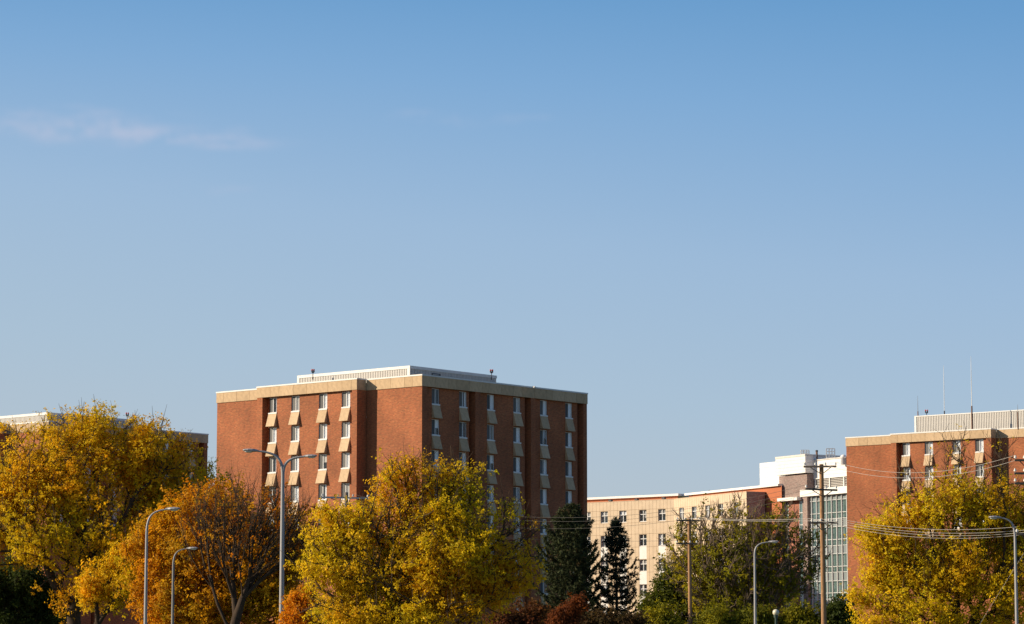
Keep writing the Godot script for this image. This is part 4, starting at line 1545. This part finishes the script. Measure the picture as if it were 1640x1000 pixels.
	grow("shrub", "dark maroon shrub between golden tree and spruce", "shrub", "", {"seed": 12, "tight": 0.42, "d": 190.0, "px": 845.0, "fork": 1.0, "trunk": 0.08, "n": 260, "leaves": 9.0, "pal": [Vector3(0.13, 0.04, 0.025), Vector3(0.18, 0.06, 0.025), Vector3(0.14, 0.10, 0.02)], "bark": M.bark_dark, "floor": 0.5, "size": 1.15,
		"lobes": [[848, 996, 26, 30, 0.0], [815, 1012, 34, 30, 0.0]]})
	grow("shrub", "low dark shrub under the thin open spruce", "shrub", "", {"seed": 22, "tight": 0.42, "d": 208.0, "px": 975.0, "fork": 0.8, "trunk": 0.08, "n": 260, "leaves": 9.0, "pal": [Vector3(0.05, 0.06, 0.018), Vector3(0.10, 0.055, 0.022), Vector3(0.09, 0.085, 0.02)], "bark": M.bark_dark, "floor": 0.4, "size": 1.15,
		"lobes": [[965, 1012, 40, 26, 0.0], [1015, 1012, 35, 26, 0.0]]})
	# sparse tree between the poles
	grow("sparse_tree", "half bare grey-brown tree with scattered yellow-green leaves", "tree", "", {"seed": 13, "d": 255.0, "px": 1176.0, "fork": 3.2, "trunk": 0.36, "n": 1700, "leaves": 1.6, "patchy": 2.6, "pal": OLIVE, "hue_bias": 0.25, "bark": M.bark_grey, "twig_bark": M.bark_grey, "bf": 0.5, "arch": 0.03, "twigs": 4.2, "twig_len": 0.75, "twig_spread": 0.35, "twig": 0.028, "clump": 5, "tight": 0.7, "apart": 0.8, "size": 1.4, "fluff": 0.45, "floor": 2.5, "low": 0.5,
		"lobes": [[1185, 900, 125, 85, 0.0], [1125, 870, 60, 55, 0.0, 0.8], [1245, 865, 60, 55, 0.0, 0.8], [1175, 850, 52, 50, 0.0], [1130, 838, 30, 32, 0.0, 1.2], [1200, 838, 34, 34, 0.0], [1285, 905, 48, 60, 0.0, 0.8], [1180, 965, 100, 45, 0.0, 0.6], [1090, 890, 34, 40, 0.0, 0.8]]})
	# green trees and bushes below it
	grow("green_tree", "dense dark green tree behind the thin wooden pole", "tree", "", {"seed": 14, "tight": 0.6, "patchy": 1.6, "d": 262.0, "px": 1075.0, "fork": 2.0, "trunk": 0.18, "n": 520, "leaves": 7.0, "pal": GREEN, "hue_bias": 0.1, "bark": M.bark_dark, "size": 1.5, "fluff": 0.45, "floor": 1.0,
		"lobes": [[1078, 940, 40, 48, 0.0], [1060, 985, 34, 40, 0.0], [1115, 960, 50, 45, 0.0], [1092, 905, 22, 28, 0.0], [1160, 980, 45, 40, 0.0]]})
	for q in [[1060, 30, 976, "yellow-green bush beside the dense dark green tree", 15, 0.05], [1135, 48, 978, "olive bush under the half bare tree beside thin wooden pole", 16, -0.1], [1215, 45, 975, "olive bush behind the globe lamp", 17, -0.15], [1285, 40, 975, "dull olive bush beside the tall wooden pole", 18, -0.25], [1343, 30, 962, "round green bush before the foot of glass front", 19, -0.3]]:
		grow("bush", q[3], "bush", "low bushes", {"seed": q[4], "d": 240.0, "px": q[0], "fork": 0.8, "trunk": 0.1, "n": 260, "leaves": 9.0, "pal": GREEN if q[4] == 19 else OLIVE, "hue_bias": q[5], "bark": M.bark_dark, "size": 1.4, "fluff": 0.4, "floor": 0.4,
			"tight": 0.4, "lobes": [[q[0], q[2] + 42, q[1], 40, 0.0], [q[0] + q[1] * 0.4, q[2] + 50, q[1] * 0.8, 34, 0.0]]})
	# large yellow-green tree before the right hall
	grow("yellow_tree", "large yellow-green tree before the hall with antennas", "tree", "", {"seed": 20, "d": 200.0, "px": 1546.0, "fork": 4.6, "trunk": 0.44, "n": 2400, "leaves": 7.2, "patchy": 2.4, "gap_freq": 0.24, "tight": 0.75, "pal": YEL, "hue_bias": 0.22, "hue_amp": 0.9, "bark": M.bark_dark, "low": 0.6, "bf": 0.34, "size": 1.0, "fluff": 0.36, "floor": 2.0, "bald": 12.2, "bald_span": 3.2, "bald_min": 0.03, "twigs": 2.0, "twig_len": 0.7, "twig": 0.015, "twig_bark": M.bark,
		"lobes": [[1430, 830, 50, 45, 0.0], [1500, 830, 75, 60, 0.5], [1590, 820, 70, 65, 0.0], [1420, 905, 48, 60, 0.5], [1500, 910, 85, 65, 1.0], [1600, 920, 80, 70, 0.5], [1412, 975, 46, 50, 0.5, 1.5], [1480, 985, 70, 50, 1.0, 1.5], [1440, 1010, 70, 40, 0.8], [1420, 870, 50, 50, 0.5], [1660, 850, 50, 90, 0.0], [1470, 770, 42, 45, 0.0, 0.8], [1540, 755, 50, 55, 0.0, 0.8], [1605, 750, 40, 55, 0.0, 0.8], [1600, 985, 70, 35, 0.4], [1545, 722, 55, 30, 0.0, 3.5], [1600, 722, 35, 32, 0.0, 3.5], [1490, 745, 38, 32, 0.0, 2.5], [1450, 790, 40, 30, 0.0, 1.5]]})
	# dark evergreen in the shade at the far left
	grow("evergreen_tree", "dark evergreen in shade below the big yellow crown", "tree", "", {"seed": 21, "tight": 0.42, "d": 180.0, "px": 30.0, "fork": 1.5, "trunk": 0.2, "n": 900, "leaves": 8.0, "pal": [Vector3(0.05, 0.075, 0.02), Vector3(0.075, 0.10, 0.024), Vector3(0.11, 0.12, 0.024)], "hue_bias": -0.1, "bark": M.bark_dark, "floor": 0.8,
		"lobes": [[20, 955, 70, 65, 0.0], [75, 985, 45, 50, 0.0], [-40, 950, 60, 70, 0.0], [40, 1000, 80, 40, 0.0]]})

# ------------------------------------------------------------------
func _ready() -> void:
	var cam := Camera3D.new()
	cam.name = "camera"
	add_child(cam)
	cam.position = Vector3(0, EYE, 0)
	cam.rotation_degrees = Vector3(PITCH, 0, 0)
	cam.fov = rad_to_deg(2.0 * atan(500.0 / FOC))
	cam.near = 0.5
	cam.far = 4000.0
	cam.current = true
	var env := Environment.new()
	env.background_mode = Environment.BG_SKY
	env.sky = make_sky()
	env.tonemap_mode = Environment.TONE_MAPPER_LINEAR
	env.tonemap_exposure = EXPOSURE
	env.background_energy_multiplier = 1.0 / EXPOSURE
	env.sdfgi_enabled = true
	env.ssao_enabled = true
	env.ssil_enabled = true
	var we := WorldEnvironment.new()
	we.name = "environment"
	we.environment = env
	add_child(we)
	var sun := DirectionalLight3D.new()
	sun.name = "sun"
	add_child(sun)
	var c := cos(deg_to_rad(SUN_EL))
	var towards := Vector3(SUN_AZ.x * c, sin(deg_to_rad(SUN_EL)), -SUN_AZ.y * c)
	sun.look_at_from_position(Vector3.ZERO, -towards, Vector3.UP)
	sun.light_color = Color(1.0, 0.93, 0.82)
	sun.light_energy = 1.5
	sun.light_angular_distance = 0.5
	sun.shadow_enabled = true

	make_materials()
	# ground out to the horizon
	var g := MB.new()
	g.quad(Vector3(-1500, 0, 300), Vector3(1500, 0, 300), Vector3(1500, 0, -2500), Vector3(-1500, 0, -2500))
	var gr := part(self, "ground", g.mesh(), M.grass)
	gr.set_meta("kind", "structure")
	gr.set_meta("label", "flat grassy ground under the trees and halls")
	gr.set_meta("category", "ground")
	make_halls()
	make_cream()
	make_glass_building()
	make_roof_things()
	make_lamps()
	make_poles()
	make_trees()
